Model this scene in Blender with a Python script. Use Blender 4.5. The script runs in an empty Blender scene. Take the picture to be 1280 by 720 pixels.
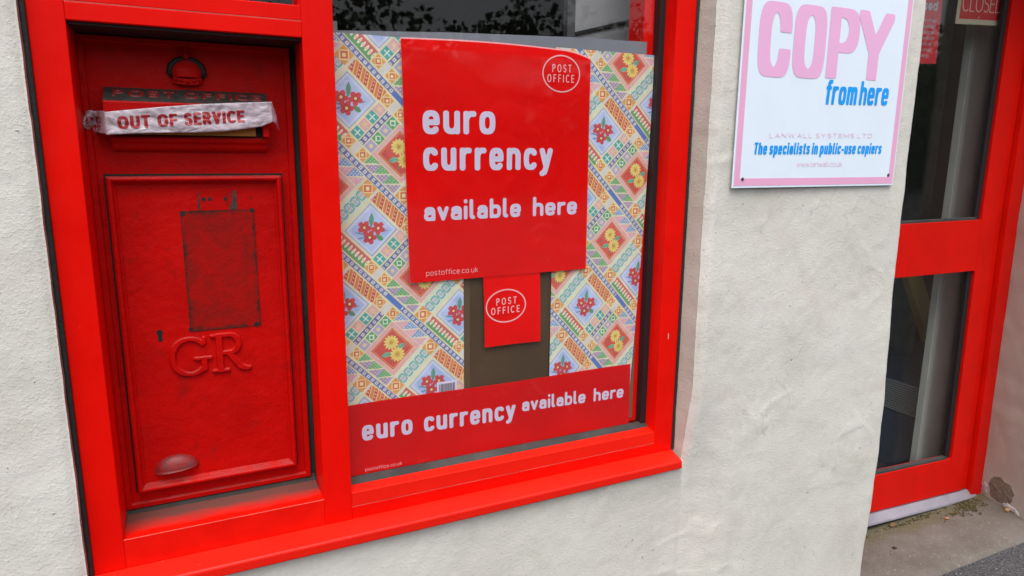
import bpy, bmesh, math, random
import numpy as np
from mathutils import Matrix, Vector
rad = math.radians
random.seed(7); RNG = np.random.default_rng(7)
scn = bpy.context.scene
COL = scn.collection
EZ = 1.526                       # eye height above the pavement; heights below are given from eye level

# ------------------------------------------------------------------ camera, sky, sun, exposure
cam = bpy.data.cameras.new('camera'); cam.sensor_width = 36; cam.lens = 856.81 / 1280 * 36
cam.clip_start = 0.02; cam.clip_end = 2000
camo = bpy.data.objects.new('camera', cam); COL.objects.link(camo)
yaw, pitch, roll = rad(25.6358), rad(-11.2257), rad(0.5318)
fw = Vector((math.sin(yaw)*math.cos(pitch), math.cos(yaw)*math.cos(pitch), math.sin(pitch)))
rt0 = Vector((math.cos(yaw), -math.sin(yaw), 0)); up0 = rt0.cross(fw)
rt = rt0*math.cos(roll) + up0*math.sin(roll); up = -rt0*math.sin(roll) + up0*math.cos(roll)
M4 = Matrix((( rt.x, up.x, -fw.x, 0), (rt.y, up.y, -fw.y, -1.5), (rt.z, up.z, -fw.z, EZ), (0, 0, 0, 1)))
camo.matrix_world = M4
scn.camera = camo

SUN_EL, SUN_AZ = 66, 205          # azimuth clockwise from +y (into the wall); 215 = behind the camera, to the left
w = bpy.data.worlds.new('World'); scn.world = w; w.use_nodes = True
nt = w.node_tree; nt.nodes.clear()
sky = nt.nodes.new('ShaderNodeTexSky'); sky.sky_type = 'NISHITA'; sky.sun_disc = False
sky.sun_elevation = rad(SUN_EL); sky.sun_rotation = rad(SUN_AZ); sky.air_density = 1.0; sky.dust_density = 4.0
hsv = nt.nodes.new('ShaderNodeHueSaturation'); hsv.inputs['Saturation'].default_value = 0.22
bg = nt.nodes.new('ShaderNodeBackground'); bg.inputs['Strength'].default_value = 0.15
wo = nt.nodes.new('ShaderNodeOutputWorld')
nt.links.new(sky.outputs[0], hsv.inputs['Color']); nt.links.new(hsv.outputs[0], bg.inputs['Color']); nt.links.new(bg.outputs[0], wo.inputs['Surface'])
sl = bpy.data.lights.new('sun', 'SUN'); sl.energy = 0.9; sl.angle = rad(45); sl.color = (1, .96, .9)
so = bpy.data.objects.new('sun', sl); COL.objects.link(so)
sd = Vector((math.sin(rad(SUN_AZ))*math.cos(rad(SUN_EL)), math.cos(rad(SUN_AZ))*math.cos(rad(SUN_EL)), math.sin(rad(SUN_EL))))
so.rotation_euler = sd.to_track_quat('Z', 'Y').to_euler(); so.location = (-3, -6, 8)
vs = scn.view_settings; vs.view_transform = 'Standard'; vs.look = 'None'; vs.gamma = 1; vs.use_curve_mapping = False
vs.exposure = 0.80

# ------------------------------------------------------------------ materials
def srgb(r, g, b):
    f = lambda c: (c/255/12.92) if c/255 <= .04045 else ((c/255+.055)/1.055)**2.4
    return (f(r), f(g), f(b), 1)

class NM:
    """small node-material writer"""
    def __init__(s, name, rough=.5, col=(.5, .5, .5, 1)):
        s.m = bpy.data.materials.new(name); s.m.use_nodes = True; s.t = s.m.node_tree
        s.p = s.t.nodes['Principled BSDF']; s.p.inputs['Roughness'].default_value = rough
        s.p.inputs['Base Color'].default_value = col
        s.geo = s.t.nodes.new('ShaderNodeNewGeometry')
    def n(s, typ, **kw):
        nd = s.t.nodes.new(typ)
        for k, v in kw.items(): setattr(nd, k, v)
        return nd
    def l(s, a, b): s.t.links.new(a, b)
    def noise(s, scale, detail=4, rough=.55, dist=0, stretch=None):
        nd = s.n('ShaderNodeTexNoise'); nd.inputs['Scale'].default_value = scale
        nd.inputs['Detail'].default_value = detail; nd.inputs['Roughness'].default_value = rough; nd.inputs['Distortion'].default_value = dist
        if stretch:
            mp = s.n('ShaderNodeMapping'); mp.inputs['Scale'].default_value = stretch
            s.l(s.geo.outputs['Position'], mp.inputs['Vector']); s.l(mp.outputs[0], nd.inputs['Vector'])
        else: s.l(s.geo.outputs['Position'], nd.inputs['Vector'])
        return nd.outputs['Fac']
    def ramp(s, fac, a, b, ca=(0, 0, 0, 1), cb=(1, 1, 1, 1)):
        r = s.n('ShaderNodeValToRGB'); e = r.color_ramp.elements
        e[0].position = a; e[1].position = b; e[0].color = ca; e[1].color = cb
        s.l(fac, r.inputs[0]); return r.outputs[0]
    def mix(s, fac, a, b):
        m = s.n('ShaderNodeMix', data_type='RGBA')
        for sock, v in ((m.inputs[0], fac), (m.inputs[6], a), (m.inputs[7], b)):
            if isinstance(v, (tuple, float, int)): sock.default_value = v
            else: s.l(v, sock)
        return m.outputs[2]
    def mth(s, op, a, b=None):
        m = s.n('ShaderNodeMath', operation=op)
        for i, v in enumerate((a, b)):
            if v is None: continue
            if isinstance(v, (float, int)): m.inputs[i].default_value = v
            else: s.l(v, m.inputs[i])
        return m.outputs[0]
    def base(s, c): s.l(c, s.p.inputs['Base Color'])
    def rough(s, c): s.l(c, s.p.inputs['Roughness'])
    def bump(s, h, dist, strength=1.0):
        b = s.n('ShaderNodeBump'); b.inputs['Distance'].default_value = dist; b.inputs['Strength'].default_value = strength
        s.l(h, b.inputs['Height'])
        if s.p.inputs['Normal'].is_linked:
            s.l(s.p.inputs['Normal'].links[0].from_socket, b.inputs['Normal'])
        s.l(b.outputs[0], s.p.inputs['Normal'])
    def co(s):
        x = s.n('ShaderNodeSeparateXYZ'); s.l(s.geo.outputs['Position'], x.inputs[0]); return x.outputs

def flat(name, col, rough=.5, bump=0, var=.0, spec=None):
    k = NM(name, rough, col)
    if var:
        d = tuple(c*(1-var) for c in col[:3]) + (1,)
        k.base(k.mix(k.ramp(k.noise(9, 5), .35, .68), d, col))
    if bump: k.bump(k.noise(60, 3), bump)
    if spec is not None: k.p.inputs['Specular IOR Level'].default_value = spec
    return k.m

def red_gloss():
    k = NM('red_gloss_paint', .38)
    base = k.mix(k.ramp(k.noise(5, 5), .35, .7), (.70, .0030, .0008, 1), (.79, .0042, .0010, 1))
    scuff = k.ramp(k.noise(38, 6, .7, .6), .685, .73)
    base = k.mix(k.mth('MULTIPLY', scuff, .42), base, (.74, .12, .09, 1))
    grime = k.ramp(k.noise(14, 6, .65, 0, (1, 1, .25)), .60, .78)
    base = k.mix(k.mth('MULTIPLY', grime, .36), base, (.20, .02, .012, 1))
    k.base(base)
    k.rough(k.ramp(k.noise(20, 5), .3, .7, (.32, .32, .32, 1), (.5, .5, .5, 1)))
    k.bump(k.noise(60, 3, .6, 0, (1, 1, .06)), .0007)
    k.p.inputs['Specular IOR Level'].default_value = .11
    return k.m
def red_sill():
    k = NM('red_sill_paint', .42)
    base = k.mix(k.ramp(k.noise(5, 5), .35, .7), (.72, .008, .002, 1), (.80, .012, .003, 1))
    k.base(k.mix(k.mth('MULTIPLY', k.ramp(k.noise(46, 6, .7, .4), .64, .74), .45), base, (.7, .13, .09, 1)))
    k.bump(k.noise(24, 2, .5, 0, (.12, 1, 1)), .0006); k.p.inputs['Specular IOR Level'].default_value = .25
    return k.m
def red_ledge():
    """ledge in front of the post box: road dirt gathered towards the back"""
    k = NM('dirty_red_ledge_paint', .55)
    xyz = k.co()
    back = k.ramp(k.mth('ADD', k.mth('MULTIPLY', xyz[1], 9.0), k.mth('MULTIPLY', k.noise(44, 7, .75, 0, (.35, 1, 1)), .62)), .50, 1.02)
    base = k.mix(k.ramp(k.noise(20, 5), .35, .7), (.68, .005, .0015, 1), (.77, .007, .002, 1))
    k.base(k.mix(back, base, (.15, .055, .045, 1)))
    k.rough(k.mix(back, (.42, .42, .42, 1), (.85, .85, .85, 1))); k.p.inputs['Specular IOR Level'].default_value = .12
    return k.m
def red_old(name='old_cast_iron_red_paint', grime=.5):
    k = NM(name, .42)
    base = k.mix(k.ramp(k.noise(7, 5), .3, .75), (.42, .0022, .0016, 1), (.55, .0032, .0020, 1))
    g = k.ramp(k.noise(18, 8, .72, .5), .56, .74)
    base = k.mix(k.mth('MULTIPLY', g, grime), base, (.085, .010, .009, 1))
    c = k.ramp(k.noise(70, 6, .75, .8), .70, .74)
    base = k.mix(k.mth('MULTIPLY', c, .35), base, (.42, .12, .12, 1))
    # dust lying on upward faces of the casting
    n = k.n('ShaderNodeSeparateXYZ'); k.l(k.geo.outputs['Normal'], n.inputs[0])
    dust = k.mth('MULTIPLY', k.ramp(n.outputs[2], .35, .85), k.ramp(k.noise(30, 5, .6), .25, .6))
    base = k.mix(k.mth('MULTIPLY', dust, .40), base, (.17, .10, .095, 1))
    k.base(base)
    k.rough(k.ramp(k.noise(33, 5), .3, .7, (.34, .34, .34, 1), (.6, .6, .6, 1)))
    k.bump(k.noise(45, 4, .6), .0022); k.bump(k.noise(220, 3, .6), .0006)
    k.p.inputs['Specular IOR Level'].default_value = .10
    return k.m
def wall_paint(name, a, b, spec_dirt=True):
    k = NM(name, .72)
    base = k.mix(k.ramp(k.noise(2.3, 6, .6), .32, .68), a, b)
    base = k.mix(k.mth('MULTIPLY', k.ramp(k.noise(6, 7, .7, .6), .50, .74), .55), base, (.46, .455, .38, 1))
    base = k.mix(k.mth('MULTIPLY', k.ramp(k.noise(3.4, 5, .6, 1.0), .55, .70), .40), base, (.60, .53, .49, 1))
    base = k.mix(k.mth('MULTIPLY', k.ramp(k.noise(11, 8, .78, 1.2, (1, 1, .35)), .62, .72), .42), base, (.33, .32, .27, 1))
    sp = k.ramp(k.noise(75, 2, .5), .735, .775)
    base = k.mix(k.mth('MULTIPLY', sp, .6), base, (.10, .10, .075, 1))
    v = k.n('ShaderNodeTexVoronoi', feature='DISTANCE_TO_EDGE'); v.inputs['Scale'].default_value = 1.15
    mp = k.n('ShaderNodeVectorMath', operation='MULTIPLY_ADD'); nz = k.n('ShaderNodeTexNoise'); nz.inputs['Scale'].default_value = 4; nz.inputs['Detail'].default_value = 5
    k.l(k.geo.outputs['Position'], nz.inputs['Vector']); k.l(nz.outputs['Color'], mp.inputs[0]); mp.inputs[1].default_value = (.5, .5, .5); k.l(k.geo.outputs['Position'], mp.inputs[2]); k.l(mp.outputs[0], v.inputs['Vector'])
    crack = k.mth('MULTIPLY', k.ramp(v.outputs['Distance'], .0012, .0036, (1, 1, 1, 1), (0, 0, 0, 1)), k.ramp(k.noise(2.7, 3), .54, .60))
    base = k.mix(k.mth('MULTIPLY', crack, .28), base, (.22, .21, .18, 1))
    k.base(base)
    k.bump(k.noise(12, 5, .55, .3), .0018, .6)
    k.bump(k.noise(80, 4, .6, .2), .0010, .7)
    k.bump(k.ramp(k.noise(150, 3, .6), .48, .68), .00045, .8)
    k.bump(k.noise(240, 4, .65), .0006, .9)
    return k.m
def glass(name, tint=(1, 1, 1, 1), r0=.07, dirt=.02):
    m = bpy.data.materials.new(name); m.use_nodes = True; t = m.node_tree; t.nodes.clear()
    out = t.nodes.new('ShaderNodeOutputMaterial'); mx = t.nodes.new('ShaderNodeMixShader')
    tr = t.nodes.new('ShaderNodeBsdfTransparent'); tr.inputs[0].default_value = tint
    gl = t.nodes.new('ShaderNodeBsdfGlossy'); gl.inputs['Roughness'].default_value = .015
    lw = t.nodes.new('ShaderNodeLayerWeight'); lw.inputs['Blend'].default_value = .5
    p = t.nodes.new('ShaderNodeMath'); p.operation = 'POWER'; p.inputs[1].default_value = 5
    mu = t.nodes.new('ShaderNodeMath'); mu.operation = 'MULTIPLY_ADD'; mu.inputs[1].default_value = 1-r0; mu.inputs[2].default_value = r0
    t.links.new(lw.outputs['Facing'], p.inputs[0]); t.links.new(p.outputs[0], mu.inputs[0]); t.links.new(mu.outputs[0], mx.inputs[0])
    t.links.new(tr.outputs[0], mx.inputs[1]); t.links.new(gl.outputs[0], mx.inputs[2])
    # thin film of dust on the pane
    df = t.nodes.new('ShaderNodeBsdfDiffuse'); df.inputs[0].default_value = (.6, .6, .58, 1)
    m2 = t.nodes.new('ShaderNodeMixShader'); m2.inputs[0].default_value = dirt
    t.links.new(mx.outputs[0], m2.inputs[1]); t.links.new(df.outputs[0], m2.inputs[2]); t.links.new(m2.outputs[0], out.inputs[0])
    return m
def poster_mat(name, col, var=.06, rough=.3):
    k = NM(name, rough)
    d = tuple(c*(1-var*2.2) for c in col[:3]) + (1,)
    base = k.mix(k.ramp(k.noise(6, 4), .3, .7), d, col)
    base = k.mix(k.mth('MULTIPLY', k.ramp(k.noise(17, 5, .6, 1.2), .62, .72), .07), base, (.85, .20, .20, 1))
    k.base(base); k.bump(k.noise(5, 3, .5, .8), .010, .6); k.bump(k.noise(22, 3, .5, 1.5), .0015, .6)
    k.p.inputs['Specular IOR Level'].default_value = .14
    return k.m

MAT = dict(
    red=red_gloss(), sill=red_sill(), ledge=red_ledge(), old=red_old(), old_dirty=red_old('grimy_cast_iron_red_paint', .85),
    wall=wall_paint('painted_render', (.60, .58, .53, 1), (.68, .662, .615, 1)),
    reveal=wall_paint('darker_painted_reveal', (.41, .40, .345, 1), (.48, .47, .415, 1)),
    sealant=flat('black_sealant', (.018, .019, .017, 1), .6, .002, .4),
    gasket=flat('rubber_gasket', (.010, .009, .011, 1), .55),
    greygasket=flat('dusty_grey_gasket', (.060, .057, .055, 1), .9, .002, .5),
    shadow_grime=flat('mortar_grime_and_shadow_grey', (.040, .037, .033, 1), .9, .002, .4),
    glass=glass('window_glass', (.995, 1, 1, 1), .020, .001),
    door_glass=glass('door_glass', (.985, 1, .99, 1), .026, .002),
    poster=poster_mat('red_poster_print', (.90, .0012, .0010, 1)),
    banner=poster_mat('red_banner_print', (.74, .0022, .0030, 1), .06),
    lilac=flat('lilac_white_print', srgb(226, 214, 240), .35, 0, .06),
    pinkline=flat('pale_pink_print', srgb(246, 178, 182), .4),
    kraft=flat('brown_kraft_card', (.085, .045, .018, 1), .7, .0, .25),
    plastic=flat('grey_plastic_sheet', (.22, .23, .27, 1), .3, 0, .1),
    tapered=flat('red_tape_print', (.40, .010, .018, 1), .4, 0, .3),
    yellow=flat('yellowed_brass_plate', (.50, .20, .010, 1), .45, .0, .3),
    black=flat('black_paint', (.006, .006, .006, 1), .6),
    sign=flat('white_enamel_sign', (.77, .87, .98, 1), .3, .0, .03),
    signpink=flat('pink_enamel', srgb(234, 172, 208), .35, 0, .05),
    copypink=flat('pink_lettering', srgb(236, 178, 220), .35, 0, .03),
    signblue=flat('blue_lettering', srgb(0, 160, 250), .35, 0, .12),
    faint=flat('faded_pink_lettering', srgb(232, 190, 212), .4),
    screw=flat('rusty_screw', (.05, .035, .03, 1), .5),
    doorred=flat('red_door_paint', (.70, .0055, .0015, 1), .42, .0006, .12, .14),
    hours=flat('red_hours_card', (.54, .010, .026, 1), .5),
    cream=flat('cream_card', (.48, .42, .30, 1), .6),
    closedred=flat('closed_sign_red', (.55, .02, .022, 1), .5),
    pinkish=flat('faded_pink_print', (.80, .45, .40, 1), .5),
    greyprint=flat('pale_grey_print', (.45, .40, .45, 1), .5),
    worn_highlight=flat('pale_red_wear_highlight', (.80, .16, .12, 1), .5, 0, .5),  # wear on the ledge edge, painted highlight in the joints
    flake=flat('white_plaster', (.62, .60, .60, 1), .8, .0, .2),
    alu=flat('aluminium_threshold', (.31, .295, .35, 1), .4, .0, .3),
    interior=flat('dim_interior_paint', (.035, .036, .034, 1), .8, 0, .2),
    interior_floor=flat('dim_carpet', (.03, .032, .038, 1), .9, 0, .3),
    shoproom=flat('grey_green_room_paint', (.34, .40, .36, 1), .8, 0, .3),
    greyboard=flat('grey_board', (.40, .41, .43, 1), .55, 0, .12),
    whiteboard=flat('off_white_gloss_trim', (.50, .52, .50, 1), .45, 0, .1),
    wood=flat('yellow_varnished_wood', (.55, .42, .07, 1), .4, 0, .2),
    navy=flat('dark_blue_fabric', (.05, .085, .16, 1), .8, 0, .3),
    rack=flat('grey_metal_slat', (.50, .55, .58, 1), .4),
    leaf=flat('leaf_green', (.055, .11, .022, 1), .6, 0, .5),
    bark=flat('bark', (.06, .05, .04, 1), .9),
)
def conc():
    k = NM('worn_concrete', .85)
    b = k.mix(k.ramp(k.noise(7, 7, .7), .3, .72), (.105, .088, .072, 1), (.165, .146, .130, 1))
    b = k.mix(k.mth('MULTIPLY', k.ramp(k.noise(120, 3, .6), .62, .72), .6), b, (.42, .40, .36, 1))
    b = k.mix(k.mth('MULTIPLY', k.ramp(k.noise(90, 3, .6, .5), .66, .72), .8), b, (.07, .06, .045, 1))
    xyz = k.co()
    edge = k.ramp(k.mth('ADD', k.mth('MULTIPLY', xyz[1], 4.5), k.mth('MULTIPLY', k.noise(11, 6, .7), .8)), .80, 1.45)
    b = k.mix(edge, b, (.11, .095, .055, 1))
    k.base(b); k.bump(k.noise(45, 6, .7), .004); k.bump(k.noise(240, 2), .0012); return k.m
def tarmac():
    k = NM('tarmac', .85)
    v = k.n('ShaderNodeTexVoronoi'); v.inputs['Scale'].default_value = 160; k.l(k.geo.outputs['Position'], v.inputs['Vector'])
    b = k.mix(k.ramp(v.outputs['Distance'], .1, .8), (.11, .11, .118, 1), (.028, .028, .032, 1))
    b = k.mix(k.mth('MULTIPLY', k.ramp(k.noise(140, 2), .62, .70), .7), b, (.45, .43, .40, 1))
    k.base(b); k.bump(v.outputs['Distance'], .005); return k.m
def stone():
    k = NM('bare_brown_stone', .9)
    k.base(k.mix(k.ramp(k.noise(60, 6, .7), .35, .7), (.14, .12, .085, 1), (.27, .24, .185, 1)))
    k.bump(k.noise(50, 6, .7), .008); return k.m
def notice():
    """bare rectangle where a plate has been taken off: thin old paint, grime crept in along its edges"""
    k = NM('stained_old_paint', .55)
    xyz = k.co()
    ex = k.mth('MINIMUM', k.mth('SUBTRACT', xyz[0], -.006), k.mth('SUBTRACT', .141, xyz[0]))
    zz = k.mth('SUBTRACT', xyz[2], EZ)
    ez = k.mth('MINIMUM', k.mth('SUBTRACT', zz, -.393), k.mth('SUBTRACT', -.129, zz))
    e = k.mth('MINIMUM', ex, ez)
    e = k.mth('ADD', e, k.mth('MULTIPLY', k.mth('SUBTRACT', k.noise(30, 8, .8, .8), .5), .055))
    edge = k.ramp(e, -.004, .009, (1, 1, 1, 1), (0, 0, 0, 1))
    b = k.mix(k.ramp(k.noise(16, 7, .7, .8), .35, .68), (.38, .004, .003, 1), (.21, .008, .006, 1))
    b = k.mix(k.mth('MULTIPLY', k.ramp(k.noise(26, 7, .75, 1.4, (1, 1, 1.8)), .58, .74), .45), b, (.09, .025, .02, 1))
    b = k.mix(k.mth('MULTIPLY', edge, .9), b, (.035, .017, .013, 1))
    k.base(b); k.bump(k.noise(90, 5, .7), .0014); k.p.inputs['Specular IOR Level'].default_value = .1; return k.m
def moss():
    k = NM('moss', .95)
    k.base(k.mix(k.ramp(k.noise(70, 4), .38, .64), (.022, .024, .007, 1), (.105, .080, .026, 1))); return k.m
def slate():
    k = NM('grey_green_grime', .8)
    k.base(k.mix(k.ramp(k.noise(30, 6, .7), .35, .7), (.016, .016, .013, 1), (.055, .048, .040, 1))); k.bump(k.noise(90, 5, .7), .002); return k.m
def tapem():
    k = NM('pale_barrier_tape', .28)
    b = k.mix(k.ramp(k.noise(40, 4, .6, 1.0), .35, .7), (.44, .37, .42, 1), (.62, .55, .61, 1))
    b = k.mix(k.mth('MULTIPLY', k.ramp(k.noise(70, 5, .7, 2.0, (1, 1, 2)), .58, .66), .45), b, (.46, .12, .17, 1))
    k.base(b); k.bump(k.noise(26, 3, .5, 1.2, (1, 1, 1.8)), .006, .7)
    return k.m
def pullm():
    k = NM('worn_dusty_casting', .5)
    k.base(k.mix(k.ramp(k.noise(60, 6, .7, .6), .42, .62), (.24, .008, .008, 1), (.15, .026, .026, 1))); k.bump(k.noise(120, 4, .6), .001); return k.m
MAT.update(tape=tapem(), slate=slate(), pull=pullm(), conc=conc(), tarmac=tarmac(), stone=stone(), notice=notice(), moss=moss())

# ------------------------------------------------------------------ object helpers (vertices in place; heights from eye level)
def origin_of(o):
    p = Vector((0, 0, 0))
    while o is not None: p += o.location; o = o.parent
    return p
def mk(name, verts, faces, mat, parent=None, smooth=False, bevel=0, seg=2):
    v = np.array(verts, dtype=float).reshape(-1, 3).copy(); v[:, 2] += EZ
    if parent is None:
        lo, hi = v.min(0), v.max(0); org = Vector(((lo[0]+hi[0])/2, (lo[1]+hi[1])/2, lo[2])); loc = org
    else:
        org = origin_of(parent); loc = Vector((0, 0, 0))
    v -= np.array(org)
    me = bpy.data.meshes.new(name); me.from_pydata(v.tolist(), [], [list(map(int, f)) for f in faces]); me.update()
    me.materials.append(MAT[mat] if isinstance(mat, str) else mat)
    if smooth: me.polygons.foreach_set('use_smooth', [True]*len(me.polygons))
    o = bpy.data.objects.new(name, me); COL.objects.link(o); o.location = loc
    if parent is not None: o.parent = parent
    if bevel:
        b = o.modifiers.new('bevel', 'BEVEL'); b.width = bevel; b.segments = seg; b.limit_method = 'ANGLE'; b.angle_limit = rad(40)
    return o
def empty(name, loc):
    o = bpy.data.objects.new(name, None); COL.objects.link(o); o.location = (loc[0], loc[1], loc[2]+EZ); o.empty_display_size = .1
    return o
def tag(o, label, cat, group=None):
    o['label'] = label; o['category'] = cat
    if group: o['group'] = group
    return o
def structure(o): o['kind'] = 'structure'; return o

class MB:
    def __init__(s): s.v, s.f = [], []
    def add(s, v, f):
        b = len(s.v); s.v += [tuple(p) for p in v]; s.f += [[i+b for i in q] for q in f]; return s
    def box(s, x0, x1, y0, y1, z0, z1):
        return s.add([(x0,y0,z0),(x1,y0,z0),(x1,y1,z0),(x0,y1,z0),(x0,y0,z1),(x1,y0,z1),(x1,y1,z1),(x0,y1,z1)],
                     [(0,3,2,1),(4,5,6,7),(0,1,5,4),(1,2,6,5),(2,3,7,6),(3,0,4,7)])
    def prism_x(s, x0, x1, prof):            # prof: (y, z) outline, extruded along x
        n = len(prof)
        return s.add([(x0, y, z) for y, z in prof]+[(x1, y, z) for y, z in prof],
                     [list(range(n)), list(range(2*n-1, n-1, -1))]+[(i, i+n, (i+1) % n+n, (i+1) % n) for i in range(n)])
    def prism_z(s, z0, z1, prof):            # prof: (x, y) outline
        n = len(prof)
        return s.add([(x, y, z0) for x, y in prof]+[(x, y, z1) for x, y in prof],
                     [list(range(n))[::-1], list(range(n, 2*n))]+[(i, (i+1) % n, (i+1) % n+n, i+n) for i in range(n)])
    def ring(s, x0, x1, z0, z1, prof):       # mitred frame; prof: (inset, y), closed loop
        n = len(prof); V = []
        for cx, cz, sx, sz in ((x0, z0, 1, 1), (x1, z0, -1, 1), (x1, z1, -1, -1), (x0, z1, 1, -1)):
            V += [(cx+sx*i, y, cz+sz*i) for i, y in prof]
        F = []
        for k in range(4):
            for i in range(n):
                j = (i+1) % n; m = (k+1) % 4
                F.append((k*n+i, m*n+i, m*n+j, k*n+j))
        return s.add(V, F)
    def tube(s, pts, r, n=8):
        pts = [Vector(p) for p in pts]; V, F = [], []
        for i, p in enumerate(pts):
            d = (pts[min(i+1, len(pts)-1)]-pts[max(i-1, 0)]).normalized()
            a = d.cross(Vector((0, 1, 0.01))); a = a.normalized() if a.length > 1e-4 else Vector((1, 0, 0)); b = d.cross(a)
            rr = r[i] if isinstance(r, (list, tuple)) else r
            V += [tuple(p+a*rr*math.cos(2*math.pi*k/n)+b*rr*math.sin(2*math.pi*k/n)) for k in range(n)]
        for i in range(len(pts)-1):
            for k in range(n): F.append((i*n+k, i*n+(k+1) % n, (i+1)*n+(k+1) % n, (i+1)*n+k))
        F += [list(range(n))[::-1], list(range((len(pts)-1)*n, len(pts)*n))]
        return s.add(V, F)
    def ball(s, c, r, nu=12, nv=8):
        rx, ry, rz = r if isinstance(r, tuple) else (r, r, r); V, F = [], []
        V.append((c[0], c[1], c[2]-rz))
        for j in range(1, nv):
            t = -math.pi/2+math.pi*j/nv
            V += [(c[0]+rx*math.cos(t)*math.cos(2*math.pi*i/nu), c[1]+ry*math.cos(t)*math.sin(2*math.pi*i/nu), c[2]+rz*math.sin(t)) for i in range(nu)]
        V.append((c[0], c[1], c[2]+rz)); L = len(V)-1
        for i in range(nu):
            F.append((0, 1+(i+1) % nu, 1+i)); F.append((L, L-nu+i, L-nu+(i+1) % nu))
            for j in range(nv-2):
                a = 1+j*nu; F.append((a+i, a+(i+1) % nu, a+nu+(i+1) % nu, a+nu+i))
        return s.add(V, F)
    def disc(s, c, r, t=.0012, n=14):        # short cylinder facing the street
        V = [(c[0]+r*math.cos(2*math.pi*k/n), y, c[2]+r*math.sin(2*math.pi*k/n)) for y in (c[1], c[1]+t) for k in range(n)]
        return s.add(V, [list(range(n)), list(range(2*n-1, n-1, -1))]+[(k, k+n, (k+1) % n+n, (k+1) % n) for k in range(n)])
    def sheet(s, fn, nu, nv):
        V = [fn(i/nu, j/nv) for j in range(nv+1) for i in range(nu+1)]
        return s.add(V, [(j*(nu+1)+i, j*(nu+1)+i+1, (j+1)*(nu+1)+i+1, (j+1)*(nu+1)+i) for j in range(nv) for i in range(nu)])
    def build(s, name, mat, parent=None, smooth=False, bevel=0, seg=2): return mk(name, s.v, s.f, mat, parent, smooth, bevel, seg)
def solid(o, t):
    m = o.modifiers.new('thickness', 'SOLIDIFY'); m.thickness = t; m.offset = 0; return o

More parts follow.
